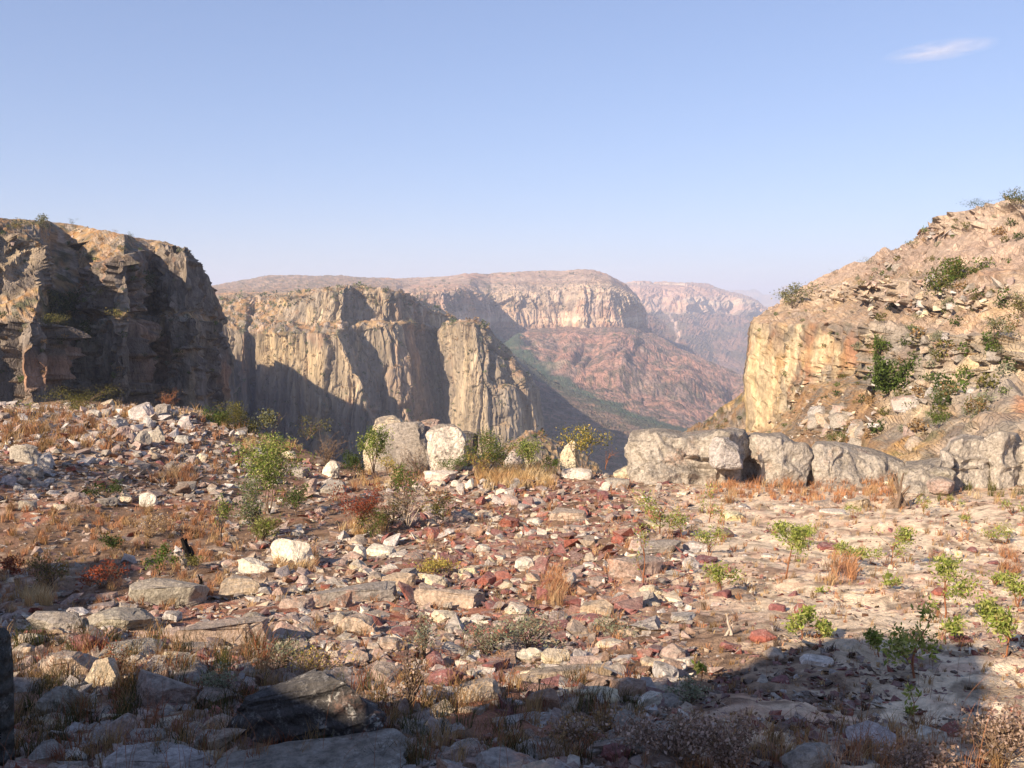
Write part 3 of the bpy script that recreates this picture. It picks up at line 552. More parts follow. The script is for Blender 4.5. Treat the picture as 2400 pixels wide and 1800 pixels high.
def rpaint(P, U, V, cw, C, N):
    px, py = project(P); g = fbm(P / np.array([2.5, 2.5, 14.]), 4, 350); h = fbm(P / 3.0, 4, 351)
    def blob(x, y, a_, b_): return np.exp(-(((px - x) / a_) ** 2 + ((py - y) / b_) ** 2))
    C = mix(C, (0.36, 0.315, 0.26), 0.6 * smooth(px, 2040, 2120) * cw * smooth(py, 700, 760))
    C = mix(C, (0.34, 0.30, 0.25), 0.45 * smooth(px, 2000, 2150) * smooth(py, 880, 960) * smooth(h, -0.3, 0.2))
    yl = blob(1790, 950, 26, 90) * 1.3 + blob(1785, 900, 40, 50) * 0.7 + blob(1850, 840, 60, 45) + blob(1940, 840, 45, 60) + blob(1800, 830, 40, 60) * 0.8 + blob(2330, 670, 90, 10) * .8 + blob(1990, 840, 40, 60) * .7 + blob(2300, 880, 50, 40) * .4 + blob(2180, 880, 20, 40) * .7
    C = mix(C, mix((0.50, 0.31, 0.15), (0.56, 0.44, 0.27), smooth(g, -0.2, 0.4)), smooth(yl + 0.9 * g + 0.5 * h, 0.5, 1.2) * 0.75 * cw)
    C = streaks(P, 0.9, 561, C, cw, 0.3)
    C = mix(C, (0.25, 0.21, 0.175), smooth(py, 800, 765) * smooth(py, 745, 757) * smooth(h + g, -0.4, 0.3) * 0.6 * cw)
    wh = blob(1780, 960, 12, 50) + blob(2110, 830, 45, 60) * 0.6; C = mix(C, (0.60, 0.49, 0.30), smooth(wh + 0.3 * g, 0.5, 1) * 0.7 * cw)
    dk = (blob(1830, 800, 22, 40) + blob(1900, 800, 25, 35) + blob(2140, 840, 25, 50) + blob(1975, 800, 14, 40)); C = mix(C, (0.19, 0.135, 0.11), smooth(dk + 0.5 * g, 0.5, 1.0) * 0.6)
    rd = blob(2005, 820, 30, 60) + blob(2245, 815, 35, 25) + blob(2400, 960, 30, 25) + blob(2340, 510, 60, 14); C = mix(C, (0.46, 0.22, 0.12), smooth(rd + 0.3 * g, 0.5, 1.0) * 0.65)
    C = mix(C, mix((0.52, 0.44, 0.33), (0.30, 0.26, 0.21), smooth(fbm(P / 1.8, 3, 352), -0.3, 0.3)), (band(V, 5, 6, 0.1) * smooth(U, 1.8, 2.6) + band(V, 7, 8, 0.1) * smooth(U, 8.3, 8.9)) * cw * 0.75)
    rb = smooth(fbm(P / 0.55, 3, 353), 0.0, 0.35); C = mix(C, (0.22, 0.165, 0.13), rb * 0.4 * (1 - cw))
    # weathered tan scree on the upper slope, orange grass on the middle one
    up = smooth(V, 6.1, 6.4) * (1 - cw * 0.6); C = mix(C, mix((0.37, 0.27, 0.21), (0.47, 0.36, 0.28), smooth(h, -0.2, 0.4)), up * 0.8)
    C = mix(C, (0.43, 0.33, 0.26), 0.42 * smooth(V, 3.9, 4.1))
    gg = (blob(1950, 960, 110, 60) + blob(1950, 1040, 110, 25) * 0.8) * smooth(h + 0.35, 0, 0.5) * (1 - cw); C = mix(C, (0.36, 0.215, 0.115), smooth(gg, 0.2, 0.6) * 0.6)
    return C
landform('rocky_slope', ctrl, 430, 370, 1.15, 281, [0.4, 0.45, 0.9, 1, 0.85, 0.7, 0.6, 0.15, 0.3, 0, 0], M['right'], 'sunlit rocky slope at right with a yellow cliff band', warm=0.45, pale=0.68, grassy=0.85, green=0.28, paint=rpaint, cwf=rcw, vert=1.6, col=0.5, ledge=0.18, blocky=0.5,
         thin=lambda U, V: (1 - 0.6 * smooth(V, 8.2, 9)) * (1 + 0.9 * band(V, 5, 6) + 0.8 * band(V, 7, 8) + 0.5 * band(V, 2, 4) * smooth(U, 6.6, 7.0)) * (1 - 0.25 * band(V, 2, 4, 0.3) * smooth(U, 6.2, 5.6)) * (1 - 0.5 * smooth(U, 1.4, 0.8)))
# --- small spur left of the yellow nose
ctrl = rows(([1560, 1620, 1670, 1720, 1780], [1300] * 5, [100] * 5), ([1600, 1650, 1690, 1728, 1770], [1012, 985, 955, 925, 890], [160, 164, 168, 170, 170]))
ctrl = np.concatenate([ctrl, (ctrl[-1] + np.array([4, 20, -6.]))[None], (ctrl[-1] + np.array([0, 60, -60.]))[None]])
landform('spur', ctrl, 110, 70, 1.6, 401, [0.2, 0.2, 0.1, 0], M['right'], 'grassy spur of loose rock left of the yellow cliff', warm=0.6, pale=0.5, green=0.55, thin=lambda U, V: 0.7 + 0 * U)

# ---------------------------------------------------------------- rocks
ICO = {}
def ico(k):
    if k not in ICO:
        bm = bmesh.new(); bmesh.ops.create_icosphere(bm, subdivisions=k, radius=1.0)
        ICO[k] = (np.array([v.co for v in bm.verts]), np.array([[v.index for v in f.verts] for f in bm.faces])); bm.free()
    return ICO[k]
def rock_shape(sub, w, d, h, rng, style='block', rough=1.0, cuts=None):
    n, Fa = ico(sub)
    e = {'block': 0.42, 'slab': 0.42, 'round': 0.8, 'wedge': 0.55, 'layered': 0.42}[style]
    p = np.sign(n) * np.abs(n) ** e; p = p / np.abs(p).max(0)
    k = {'block': 10, 'slab': 10, 'round': 12, 'wedge': 13, 'layered': 7}[style] if cuts is None else cuts
    for i in range(k):
        a = rng.uniform(0, 2 * math.pi); t = rng.uniform(-0.25, 0.9) if style != 'slab' else rng.choice([rng.uniform(-0.2, 0.3), rng.uniform(0.85, 0.98)])
        m = np.array([math.cos(a) * math.sqrt(1 - t * t), math.sin(a) * math.sqrt(1 - t * t), t])
        dd = rng.uniform(0.62, 0.95) * (1.0 if style != 'round' else 1.02) * (0.8 if style == 'wedge' else 1)
        dd *= 0.92 if abs(m[2]) < 0.9 else 1.0; ex = p @ m - dd; p = p - np.maximum(ex, 0)[:, None] * m
    o = np.array([rng.uniform(0, 50) for _ in range(3)]); q = p * np.array([w, d, h]) / max(w, d, h) + o
    disp = 0.07 * fbm(q * 1.6, 3, 7) + 0.05 * fbm(q * 5, 3, 8)
    if sub >= 4: 
        disp = disp - 0.10 * smooth(ridged(q * 1.1, 2, 12), 0.74, 0.95) + 0.025 * fbm(q * 14, 3, 9)
    if style in ('slab', 'layered'):
        zz = (p[:, 2] + 0.15 * fbm(q * 1.5, 2, 13)) * (4 if style == 'slab' else 7); disp = disp + (0.05 if style == 'slab' else 0.07) * (hsh(np.floor(zz).astype(int), np.floor(zz).astype(int) * 0, np.floor(zz).astype(int) * 0, int(o[0] * 9)) - 0.5)
    hor = n * np.array([1, 1, 0.5]); p = p + hor * (disp * rough)[:, None]
    lo, hi = p.min(0), p.max(0); p = (p - (lo + hi) / 2) / (hi - lo) * np.array([w, d, h])
    p[:, 2] += h / 2
    return p, Fa
TONES = {'white': (0.68, 0.62, 0.52), 'cream': (0.66, 0.56, 0.40), 'grey': (0.36, 0.325, 0.28), 'pinkish grey': (0.44, 0.33, 0.28), 'tan': (0.48, 0.38, 0.28),
         'brick red': (0.33, 0.12, 0.09), 'maroon': (0.235, 0.10, 0.095), 'brown': (0.30, 0.19, 0.13), 'dark grey': (0.10, 0.095, 0.09), 'pale grey': (0.52, 0.49, 0.46), 'pale yellow': (0.72, 0.63, 0.36)}
MATOF = {'white': 'white', 'cream': 'white', 'grey': 'stone', 'pinkish grey': 'stone', 'tan': 'stone', 'brick red': 'red', 'maroon': 'red', 'brown': 'stone', 'dark grey': 'layered', 'pale grey': 'stone', 'pale yellow': 'white'}
LAND = []                                            # landmarks: (px, py, short phrase)
USED = []                                            # footprints: (x, y, radius)
def stone(x0, x1, y0, y1, tone, style, label, cat='stone', group=None, seed=None, sub=3, mat=None, D=None, tilt=0.0, yaw=None, dep=None, phrase=None, name=None, sink=0.12, roll=0.0, cuts=None):
    rng = random.Random(seed if seed is not None else int(x0 * 7 + y0 * 13))
    xc = (x0 + x1) / 2
    F_ = hit_ground(xc, y1)[0] if D is None else at(xc, y1, D)
    dist = math.hypot(F_[1], F_[2]); al = math.atan2(-F_[2], F_[1])
    w = (x1 - x0) / F_PX * dist; hp = (y1 - y0) / F_PX * dist
    d = w * (dep or rng.uniform(0.6, 0.85)); 
    h = (hp - d * math.sin(al) * 0.8) / math.cos(al)
    if h < 0.3 * hp: h = 0.35 * hp + 0.02; d = max(0.35 * w, (hp - h * math.cos(al)) / math.sin(al))
    h = h * (1 + sink)
    V, Fa = rock_shape(sub, w * 1.04, d, h, rng, style, cuts=cuts)
    yw = rng.uniform(-0.35, 0.35) if yaw is None else yaw
    o = link(name or ('boulder' if cat == 'boulder' else 'stone'), mk_mesh('rock_mesh', V, Fa), M[mat or MATOF[tone]], label=label, cat=cat, group=group)
    zb = F_[2] if D is not None else float(ground_z(F_[0], F_[1] + d * 0.5)) * 0.5 + F_[2] * 0.5
    o.location = (F_[0], F_[1] + d * 0.5, zb - h * sink); o.rotation_euler = (roll, tilt, yw)
    j = rng.uniform(0.9, 1.1); t = TONES[tone]; o.color = (min(1, t[0] * j), min(1, t[1] * j * rng.uniform(0.97, 1.03)), min(1, t[2] * j * rng.uniform(0.94, 1.04)), 1)
    USED.append((o.location.x, o.location.y, 0.5 * min(w, d * 1.3)))
    if phrase: LAND.append((xc, (y0 + y1) / 2, phrase))
    return o
def boulder(x0, x1, y0, y1, label, tone='grey', style='round', **k):
    k.setdefault('sub', 5); k.setdefault('mat', 'boulder')
    return stone(x0, x1, y0, y1, tone, style, label, cat='boulder', **k)
# ---- the boulder group on the rim, centre
boulder(868, 1020, 982, 1128, 'big broad grey boulder standing on the rim, left of the cream boulder', 'grey', 'block', D=31.0, dep=0.6, seed=5, yaw=0.1, phrase='the big grey rim boulder', cuts=4)
boulder(872, 952, 963, 1012, 'cream rock cap lying on the left top of the big grey rim boulder', 'cream', 'block', D=32.2, sub=4, seed=15, sink=0.4)
boulder(948, 1030, 966, 1010, 'flat grey rock cap on the right top of the big grey rim boulder', 'pinkish grey', 'slab', D=32.2, sub=4, seed=8, sink=0.5)
boulder(850, 886, 1006, 1100, 'narrow pointed pale rock leaning against the left side of the big grey boulder', 'cream', 'wedge', D=31.4, sub=4, seed=17)
boulder(997, 1092, 988, 1112, 'rounded cream white boulder right of the big grey rim boulder', 'white', 'round', D=30.2, dep=0.7, seed=21, yaw=-0.2, phrase='the rounded cream boulder', cuts=6)
boulder(1060, 1120, 1004, 1062, 'dark shaded boulder with a flat pale top behind the cream boulder', 'dark grey', 'slab', D=33.0, sub=4, seed=22)
boulder(1060, 1112, 1040, 1092, 'pinkish rock half hidden right of the cream boulder', 'pinkish grey', 'round', D=31.5, sub=4, seed=24)
boulder(1180, 1232, 1050, 1112, 'grey and white boulder between the two green rim bushes', 'pale grey', 'block', D=31, sub=4, seed=25)
boulder(1226, 1268, 1062, 1100, 'pale rounded rock behind the narrow green bush', 'cream', 'round', D=32, sub=4, seed=26)
boulder(1312, 1360, 1028, 1102, 'upright pale standing rock beside the yellow leaved sapling', 'cream', 'block', D=30.5, sub=4, seed=27, yaw=0.15, tilt=0.08, phrase='the upright standing rock')
# ---- the long outcrop on the right of the rim
OUT = 'blocks of the long rock outcrop at right'
boulder(1672, 1748, 1020, 1096, 'rounded lichen covered block jutting out over a straight crack in the outcrop', 'pale grey', 'block', D=27.3, dep=0.8, seed=34, group=OUT, phrase='the jutting lichen block', cuts=4)
OX = [1472, 1482, 1520, 1560, 1600, 1640, 1676, 1712, 1744, 1752, 1768, 1790, 1830, 1862, 1894, 1902, 1912, 1950, 1990, 2030, 2070, 2110, 2135]
OT = [1040, 1016, 1010, 1007, 1014, 1010, 1004, 1006, 1012, 1030, 1018, 1020, 1020, 1040, 1044, 1060, 1036, 1038, 1042, 1052, 1066, 1084, 1110]
OB = [1120, 1128, 1132, 1136, 1140, 1146, 1150, 1150, 1144, 1140, 1138, 1136, 1132, 1130, 1128, 1128, 1128, 1128, 1128, 1128, 1130, 1132, 1134]
OD = np.array([29.6, 28.6, 28.1, 28.0, 28.0, 28.0, 27.8, 27.8, 28.2, 29.1, 28.6, 28.4, 28.3, 28.4, 28.6, 29.6, 28.7, 28.6, 28.7, 28.9, 29.0, 29.4, 30.0])
OM = np.array(OT) * 0.55 + np.array(OB) * 0.45
ctrl = rows((OX, np.array(OB) + 26, OD - 0.5), (OX, OB, OD - 0.25), (OX, OM, OD), (OX, np.array(OT) + 8, OD + 0.15), (OX, OT, OD + 0.7), (OX, np.array(OT) - 2, OD + 2.0)); ctrl = np.concatenate([ctrl, (ctrl[-1] + np.array([0, 0.6, -3.0]))[None]])
def outcrop(ctrl, nu, nv, label, sd, cracks):
    Pq, Uq, Vq = resample(ctrl, nu, nv); Nq = normals(blur(Pq, 26)); Nq *= np.sign((Nq * -Pq).sum(-1).mean()); qx, qy = project(Pq)
    dq = 0.16 * fbm(Pq * 0.8, 4, sd) + 0.07 * fbm(Pq * 3.2, 4, sd + 1); w1, w2, wi = worley(Pq / np.array([3.2, 3.2, 1.5]) + 0.35 * fbm(Pq * 0.7, 2, sd + 2)[..., None], sd + 3)
    dq = dq + 0.24 * (wi - 0.5) * smooth(w2 - w1, 0, 0.2) - 0.07 * (1 - smooth(w2 - w1, 0, 0.11))
    dq = (dq + cracks(qx, qy)) * (1 - 0.65 * smooth(Vq, 2.9, 3.6))
    Pq = Pq + Nq * dq[..., None]
    oc = link('rock_outcrop', mk_mesh('rock_outcrop', Pq, gridF(nv, nu)), M['boulder'], label=label, cat='rock outcrop'); oc.color = (0.43, 0.385, 0.325, 1)
def seam(qx, qy, xs, ys, wd): return (1 - smooth(np.abs(qy - np.interp(qx, xs, ys)), 0, wd)) * smooth(qx, xs[0] - 2, xs[0] + 4) * smooth(qx, xs[-1] + 2, xs[-1] - 4)
outcrop(ctrl, 330, 100, 'long low weathered grey rock outcrop with pale bands along the right rim', 611, lambda qx, qy: -0.4 * seam(qx, qy, [1600, 1660, 1735], [1066, 1076, 1094], 3.0)
        - 0.3 * (1 - smooth(np.abs(qx - 1786 - 0.06 * (qy - 1080)), 0, 3)) * smooth(qy, 1060, 1075) - 0.5 * (1 - smooth(np.abs(qx - 1903), 0, 6)) * smooth(qy, 1075, 1090) + 0.25 * smooth(qy, 1085, 1100) * smooth(qx, 1610, 1640) * smooth(qx, 1745, 1725))
OX = [2118, 2126, 2160, 2204, 2216, 2226, 2256, 2296, 2304, 2316, 2346, 2384, 2394, 2404, 2450, 2600]; OT = [1110, 1088, 1082, 1078, 1050, 1030, 1020, 1026, 1052, 1024, 1012, 1018, 1050, 1026, 1030, 1075]
OB = [1140, 1152, 1156, 1154, 1150, 1148, 1146, 1144, 1144, 1144, 1144, 1144, 1144, 1144, 1146, 1150]; OD = np.array([27.6, 27.0, 26.9, 27.1, 27.8, 27.9, 27.8, 28.0, 28.7, 28.0, 27.8, 28.0, 28.6, 28.0, 27.6, 27.0])
OM = np.array(OT) * 0.55 + np.array(OB) * 0.45
ctrl = rows((OX, np.array(OB) + 30, OD - 0.6), (OX, OB, OD - 0.3), (OX, OM, OD), (OX, np.array(OT) + 8, OD + 0.15), (OX, OT, OD + 0.7), (OX, np.array(OT) - 3, OD + 2.5)); ctrl = np.concatenate([ctrl, (ctrl[-1] + np.array([0, 1.0, -2.0]))[None]])
outcrop(ctrl, 200, 100, 'tall ochre and grey jointed rock outcrop at the right edge, below the slope', 711, lambda qx, qy: -0.35 * (1 - smooth(np.abs(qx - 2300), 0, 6)) - 0.3 * (1 - smooth(np.abs(qx - 2394), 0, 6)) - 0.25 * (1 - smooth(np.abs(qx - 2212), 0, 5)) - 0.2 * seam(qx, qy, [2220, 2290], [1100, 1096], 3))
LAND.append((1560, 1070, 'the long rock outcrop'))
boulder(1440, 1492, 1088, 1124, 'rounded pale rock at the foot of the outcrop left end', 'cream', 'round', sub=4, seed=44)
boulder(2122, 2246, 1086, 1154, 'big flat faced grey boulder right of the burnt log', 'grey', 'block', D=27.0, dep=0.6, seed=45, phrase='the flat faced grey boulder', cuts=4)
boulder(2185, 2245, 1112, 1158, 'pinkish rounded rock leaning on the flat faced grey boulder', 'pinkish grey', 'round', D=26.2, sub=4, seed=46)
# ---- foreground and middle rocks, read off the photograph
H = [
 # x0, x1, y0, y1, tone, style, label, phrase, opts
 (525, 925, 1560, 1760, 'dark grey', 'layered', 'large dark layered slab tilted up to the right in the shaded foreground', 'the dark tilted slab', dict(sub=5, mat='layered', tilt=-0.30, yaw=-0.25, dep=0.45, sink=0.1, seed=7)),
 (490, 930, 1735, 1850, 'pale grey', 'slab', 'blue grey lichened slab with orange spots at the bottom edge', 'the lichened bottom slab', dict(sub=5, mat='boulder', tilt=-0.08, dep=0.5, seed=3)),
 (240, 470, 1742, 1815, 'pale grey', 'slab', 'pale grey flat rock at the bottom edge left of the lichened slab', None, dict(sub=4, dep=0.6)),
 (395, 630, 1432, 1515, 'pinkish grey', 'slab', 'thick flat slab with a pinkish top and cream broken front', 'the thick pinkish slab', dict(sub=4, dep=0.5, yaw=0.12)),
 (296, 466, 1352, 1424, 'grey', 'slab', 'long grey slab with a worn rounded left end beside the burnt stump', 'the long grey slab', dict(sub=4, dep=0.45, yaw=-0.15)),
 (172, 336, 1410, 1478, 'grey', 'wedge', 'low grey wedge of rock sloping down to the right', None, dict(sub=4)),
 (38, 178, 1420, 1482, 'grey', 'round', 'low lichened grey rock near the left edge', 'the low lichened rock at the left edge', dict(sub=4)),
 (190, 266, 1536, 1618, 'cream', 'wedge', 'upright diamond shaped yellowish rock among shaded stones', 'the diamond shaped rock', dict(sub=4, dep=0.5, tilt=0.15)),
 (280, 430, 1572, 1660, 'pinkish grey', 'slab', 'tilted reddish grey slab with a yellow broken edge in the shade', 'the tilted reddish slab', dict(sub=4, tilt=0.32, dep=0.5)),
 (80, 205, 1512, 1592, 'tan', 'block', 'tan angular rock left of the diamond shaped rock', None, dict(sub=4)),
 (200, 348, 1494, 1556, 'grey', 'wedge', 'grey sloping rock behind the diamond shaped rock', None, dict(sub=4)),
 (285, 460, 1548, 1610, 'grey', 'slab', 'long dull grey slab under the two cream ended slabs', None, dict(sub=4)),
 (387, 508, 1502, 1528, 'pinkish grey', 'slab', 'thin flat pinkish slab resting above a cream block', None, dict(sub=4, dep=0.6)),
 (370, 440, 1522, 1556, 'cream', 'block', 'cream squared block beneath the thin pinkish slab', None, dict()),
 (622, 732, 1255, 1328, 'white', 'round', 'large white rounded boulder with grey lines left of centre', 'the large white boulder', dict(sub=4, dep=0.7, seed=14)),
 (552, 626, 1300, 1348, 'white', 'wedge', 'bright white pointed rock just left of the large white boulder', 'the white pointed rock', dict(sub=4)),
 (508, 604, 1344, 1396, 'tan', 'block', 'tan rock with a flat lichened top below the white pointed rock', None, dict(sub=4)),
 (650, 730, 1390, 1430, 'pinkish grey', 'wedge', 'pinkish lumpy rock right of the thick pinkish slab', None, dict(sub=4)),
 (728, 925, 1362, 1418, 'grey', 'slab', 'long cracked grey slab lying left of the rust topped slab', 'the long cracked slab', dict(sub=4, dep=0.4)),
 (788, 874, 1434, 1484, 'tan', 'block', 'tan block with a dark right side above the dark tilted slab', None, dict(sub=4)),
 (-44, 14, 1500, 1800, 'dark grey', 'block', 'dark upright rock cut by the lower left edge', None, dict(sub=5, mat='layered', dep=1.0)),
 (1314, 1354, 1341, 1376, 'white', 'block', 'bright white angular block in the middle of the red stones', 'the bright white block', dict(sub=4, seed=2)),
 (1265, 1318, 1350, 1384, 'brick red', 'block', 'brick red squared block just left of the bright white block', 'the red squared block', dict(sub=4)),
 (1153, 1204, 1334, 1364, 'brick red', 'block', 'brick red block with a pale top left of the red squared block', None, dict(sub=3)),
 (975, 1128, 1370, 1430, 'tan', 'slab', 'wide slab with a rust coloured top and broken cream front', 'the rust topped slab', dict(sub=4, dep=0.5)),
 (1420, 1560, 1296, 1358, 'pinkish grey', 'slab', 'broad oval slab of speckled pinkish grey with a white lower rim', 'the speckled oval slab', dict(sub=4, dep=0.5, tilt=0.1)),
 (1362, 1440, 1398, 1446, 'tan', 'block', 'cream sided block with a dark top behind the maroon slab', None, dict(sub=4)),
 (1345, 1440, 1438, 1468, 'maroon', 'slab', 'smooth maroon slab with a curved top edge', 'the maroon slab', dict(sub=4, dep=0.5)),
 (1262, 1348, 1456, 1490, 'maroon', 'slab', 'low maroon slab below and left of the smooth maroon slab', None, dict(sub=4)),
 (860, 924, 1272, 1304, 'white', 'slab', 'white flat topped rock over a maroon stone', None, dict()),
 (818, 856, 1275, 1312, 'white', 'round', 'rounded white rock between two flat white rocks', None, dict()),
 (1270, 1344, 1515, 1558, 'cream', 'wedge', 'pointed cream rock, middle of three leaning rocks', 'the three leaning rocks', dict(sub=4)),
 (1205, 1262, 1508, 1552, 'white', 'wedge', 'white leaning rock, leftmost of three leaning rocks', None, dict(sub=4, tilt=0.5)),
 (1336, 1392, 1516, 1554, 'pale grey', 'wedge', 'pale grey rock, rightmost of three leaning rocks', None, dict(sub=4)),
 (1216, 1434, 1552, 1602, 'tan', 'slab', 'very long low slab with an orange patch below the three leaning rocks', 'the very long low slab', dict(sub=4, dep=0.35)),
 (996, 1080, 1556, 1610, 'maroon', 'round', 'dark red rounded boulder in the lower middle', 'the dark red boulder', dict(sub=4)),
 (1074, 1174, 1590, 1660, 'tan', 'round', 'orange tinted rounded boulder right of the dark red boulder', 'the orange tinted boulder', dict(sub=4)),
 (1288, 1454, 1602, 1644, 'cream', 'slab', 'pale flat slab under the very long low slab', None, dict(sub=4)),
 (1480, 1536, 1606, 1668, 'white', 'wedge', 'white rock tilted steeply to the left near the shadow edge', None, dict(sub=4, tilt=0.6)),
 (1112, 1246, 1748, 1822, 'grey', 'round', 'lined grey boulder at the bottom edge, lower middle', None, dict(sub=4)),
 (1036, 1128, 1728, 1790, 'pinkish grey', 'round', 'pinkish boulder in the shade left of the lined grey boulder', None, dict(sub=4)),
 (1156, 1300, 1676, 1722, 'pale grey', 'slab', 'pale slab in the shade above the lined grey boulder', None, dict(sub=4)),
 (892, 972, 1336, 1378, 'tan', 'block', 'tan block with grey top left of a cream wedge', None, dict(sub=4)),
 (970, 1046, 1340, 1378, 'cream', 'wedge', 'cream wedge with a grey pointed top above the rust topped slab', None, dict(sub=4)),
 (1072, 1118, 1328, 1352, 'pale yellow', 'block', 'pale yellow block below the dry yellow plant', None, dict()),
 (1400, 1474, 1490, 1524, 'cream', 'round', 'smooth tan hump of rock on the sand right of the leaning rocks', None, dict(sub=4)),
 (1506, 1568, 1534, 1582, 'tan', 'wedge', 'tan rock with a yellow foot at the edge of the sand', None, dict(sub=4)),
 (1578, 1640, 1430, 1458, 'pale grey', 'slab', 'pale grey flat stone in front of a maroon stone', None, dict()),
 (2006, 2104, 1686, 1756, 'pale grey', 'round', 'white spotted grey boulder in the shadow at lower right', 'the spotted boulder', dict(sub=4)),
 (1763, 1822, 1472, 1508, 'brick red', 'round', 'lone brick red stone on pale sand', 'the lone red stone', dict(sub=4)),
 (1886, 1958, 1536, 1564, 'white', 'slab', 'white flat stone lying in the big round shadow', None, dict()),
 (2158, 2228, 1702, 1748, 'white', 'slab', 'white flat rock near the bottom at right', None, dict(sub=4)),
 (2212, 2262, 1690, 1732, 'brick red', 'block', 'reddish block beside the white flat rock at lower right', None, dict(sub=3)),
 (2255, 2295, 1672, 1722, 'cream', 'wedge', 'cream upright stone at lower right', None, dict(sub=3)),
 (1846, 1970, 1738, 1820, 'grey', 'round', 'blue grey boulder at the bottom edge, lower right', None, dict(sub=4)),
 (12, 92, 1038, 1086, 'grey', 'slab', 'big grey slab with a dark underside near the left edge', 'the big grey slab at the left edge', dict(sub=4, dep=0.5)),
 (86, 122, 1058, 1100, 'pale grey', 'wedge', 'pale leaning slab right of the big grey slab at the left edge', None, dict(sub=4)),
 (40, 90, 1090, 1126, 'grey', 'round', 'grey boulder below the big grey slab at the left edge', None, dict(sub=4)),
 (324, 364, 1152, 1188, 'white', 'block', 'white squared block with a diagonal crack on the left slope', 'the white squared block', dict(sub=4, dep=0.6)),
 (306, 364, 942, 984, 'pale grey', 'slab', 'grey slab tilted up on the top of the left rock pile', 'the top slab of the left rock pile', dict(sub=4, tilt=-0.35)),
 (360, 396, 943, 978, 'grey', 'slab', 'grey stacked slabs right of the tilted top slab', None, dict(sub=4)),
 (330, 356, 972, 1003, 'pale grey', 'block', 'upright pale block under the tilted top slab', None, dict(sub=4)),
 (310, 350, 1008, 1048, 'grey', 'round', 'grey rounded boulder low in the left rock pile', None, dict(sub=4)),
 (353, 389, 996, 1040, 'grey', 'wedge', 'lichened grey rock leaning right in the left rock pile', None, dict(sub=4, tilt=-0.3)),
 (414, 450, 974, 1008, 'pale grey', 'wedge', 'pale rock with a sloping face at the right of the left rock pile', 'the sloping pale rock', dict(sub=4)),
 (404, 447, 1018, 1040, 'pale grey', 'slab', 'flat pale grey rock below the sloping pale rock', None, dict(sub=4)),
 (266, 302, 996, 1022, 'pinkish grey', 'block', 'pinkish grey block left of the grey boulders in the left pile', None, dict(sub=4)),
 (240, 292, 978, 1002, 'pale grey', 'slab', 'wide pale stone on the left side of the left rock pile', None, dict(sub=4)),
 (211, 246, 1028, 1052, 'grey', 'round', 'lone rounded grey stone in orange grass left of the pile', None, dict(sub=4)),
 (198, 232, 958, 978, 'pale grey', 'round', 'rounded pale stone at the left end of the rim wall of stones', None, dict()),
 (230, 256, 958, 976, 'pale grey', 'block', 'blocky pale stone second from the left in the rim wall', None, dict()),
 (336, 370, 1054, 1078, 'tan', 'wedge', 'tan pointed stone below the left rock pile', None, dict()),
 (458, 484, 1060, 1082, 'cream', 'wedge', 'cream pointed stone below and right of the pile', None, dict()),
 (150, 204, 1150, 1184, 'pinkish grey', 'wedge', 'pinkish sloping rock behind a dry grass tuft at left', None, dict(sub=4)),
 (212, 272, 1164, 1186, 'grey', 'slab', 'low dark grey rock right of the dry grass tuft at left', None, dict(sub=4)),
 (274, 306, 1154, 1178, 'cream', 'round', 'rounded cream rock left of the white squared block', None, dict()),
 (40, 78, 1170, 1200, 'grey', 'slab', 'bluish grey slab near the left edge under the small pile', None, dict()),
 (0, 34, 1110, 1140, 'pale grey', 'block', 'pale grey block cut by the left edge', None, dict()),
 (30, 52, 1130, 1152, 'pale grey', 'wedge', 'small pale wedge near the left edge', None, dict()),
 (752, 792, 1078, 1120, 'white', 'round', 'white egg shaped boulder left of the rim boulders', 'the egg shaped boulder', dict(sub=4)),
 (712, 742, 1120, 1152, 'pinkish grey', 'block', 'pinkish block at the left end of grey stacked slabs', None, dict(sub=4)),
 (738, 806, 1124, 1160, 'grey', 'layered', 'stack of thin grey slabs below the egg shaped boulder', 'the stack of thin slabs', dict(sub=4)),
 (682, 722, 1092, 1118, 'grey', 'slab', 'grey slab among red grass left of the egg shaped boulder', None, dict()),
 (650, 690, 1054, 1074, 'cream', 'wedge', 'cream stones near the rim left of the egg shaped boulder', None, dict()),
 (992, 1072, 1098, 1134, 'white', 'slab', 'white and grey flat rock below the cream boulder', 'the white flat rock below the cream boulder', dict(sub=4)),
 (1006, 1044, 1124, 1142, 'white', 'round', 'smooth white stone in front of the white and grey flat rock', None, dict()),
 (1054, 1076, 1124, 1142, 'white', 'wedge', 'small bright white stone right of the smooth white stone', None, dict()),
 (1088, 1110, 1120, 1146, 'white', 'wedge', 'upright white triangular stone near the straw grass', None, dict()),
 (1160, 1184, 1144, 1164, 'white', 'block', 'white square stone left of the tilted grey red block', None, dict()),
 (1172, 1216, 1158, 1186, 'pinkish grey', 'block', 'tilted block, grey above and red below', None, dict()),
 (1318, 1390, 1094, 1124, 'white', 'slab', 'long smooth white slab under the upright standing rock', 'the long white slab', dict(sub=4, dep=0.4)),
 (1402, 1430, 1122, 1150, 'white', 'wedge', 'white shard tilted left below the outcrop', None, dict(tilt=0.5)),
 (1420, 1476, 1118, 1146, 'grey', 'slab', 'grey flat rocks left of the outcrop foot', None, dict()),
 (1284, 1376, 1188, 1224, 'tan', 'slab', 'wide tan hump of rock above the red stones', 'the wide tan hump', dict(sub=4)),
 (1166, 1212, 1208, 1238, 'brick red', 'slab', 'brick red slab tilted down to the right', 'the tilted red slab', dict(tilt=0.3)),
 (1226, 1268, 1236, 1256, 'pale grey', 'block', 'pale grey block right of the tilted red slab', None, dict()),
 (1214, 1226, 1244, 1264, 'white', 'wedge', 'small upright white stone below the tilted red slab', None, dict()),
 (1536, 1552, 1130, 1154, 'grey', 'wedge', 'dark tipped grey stone in front of the outcrop', None, dict()),
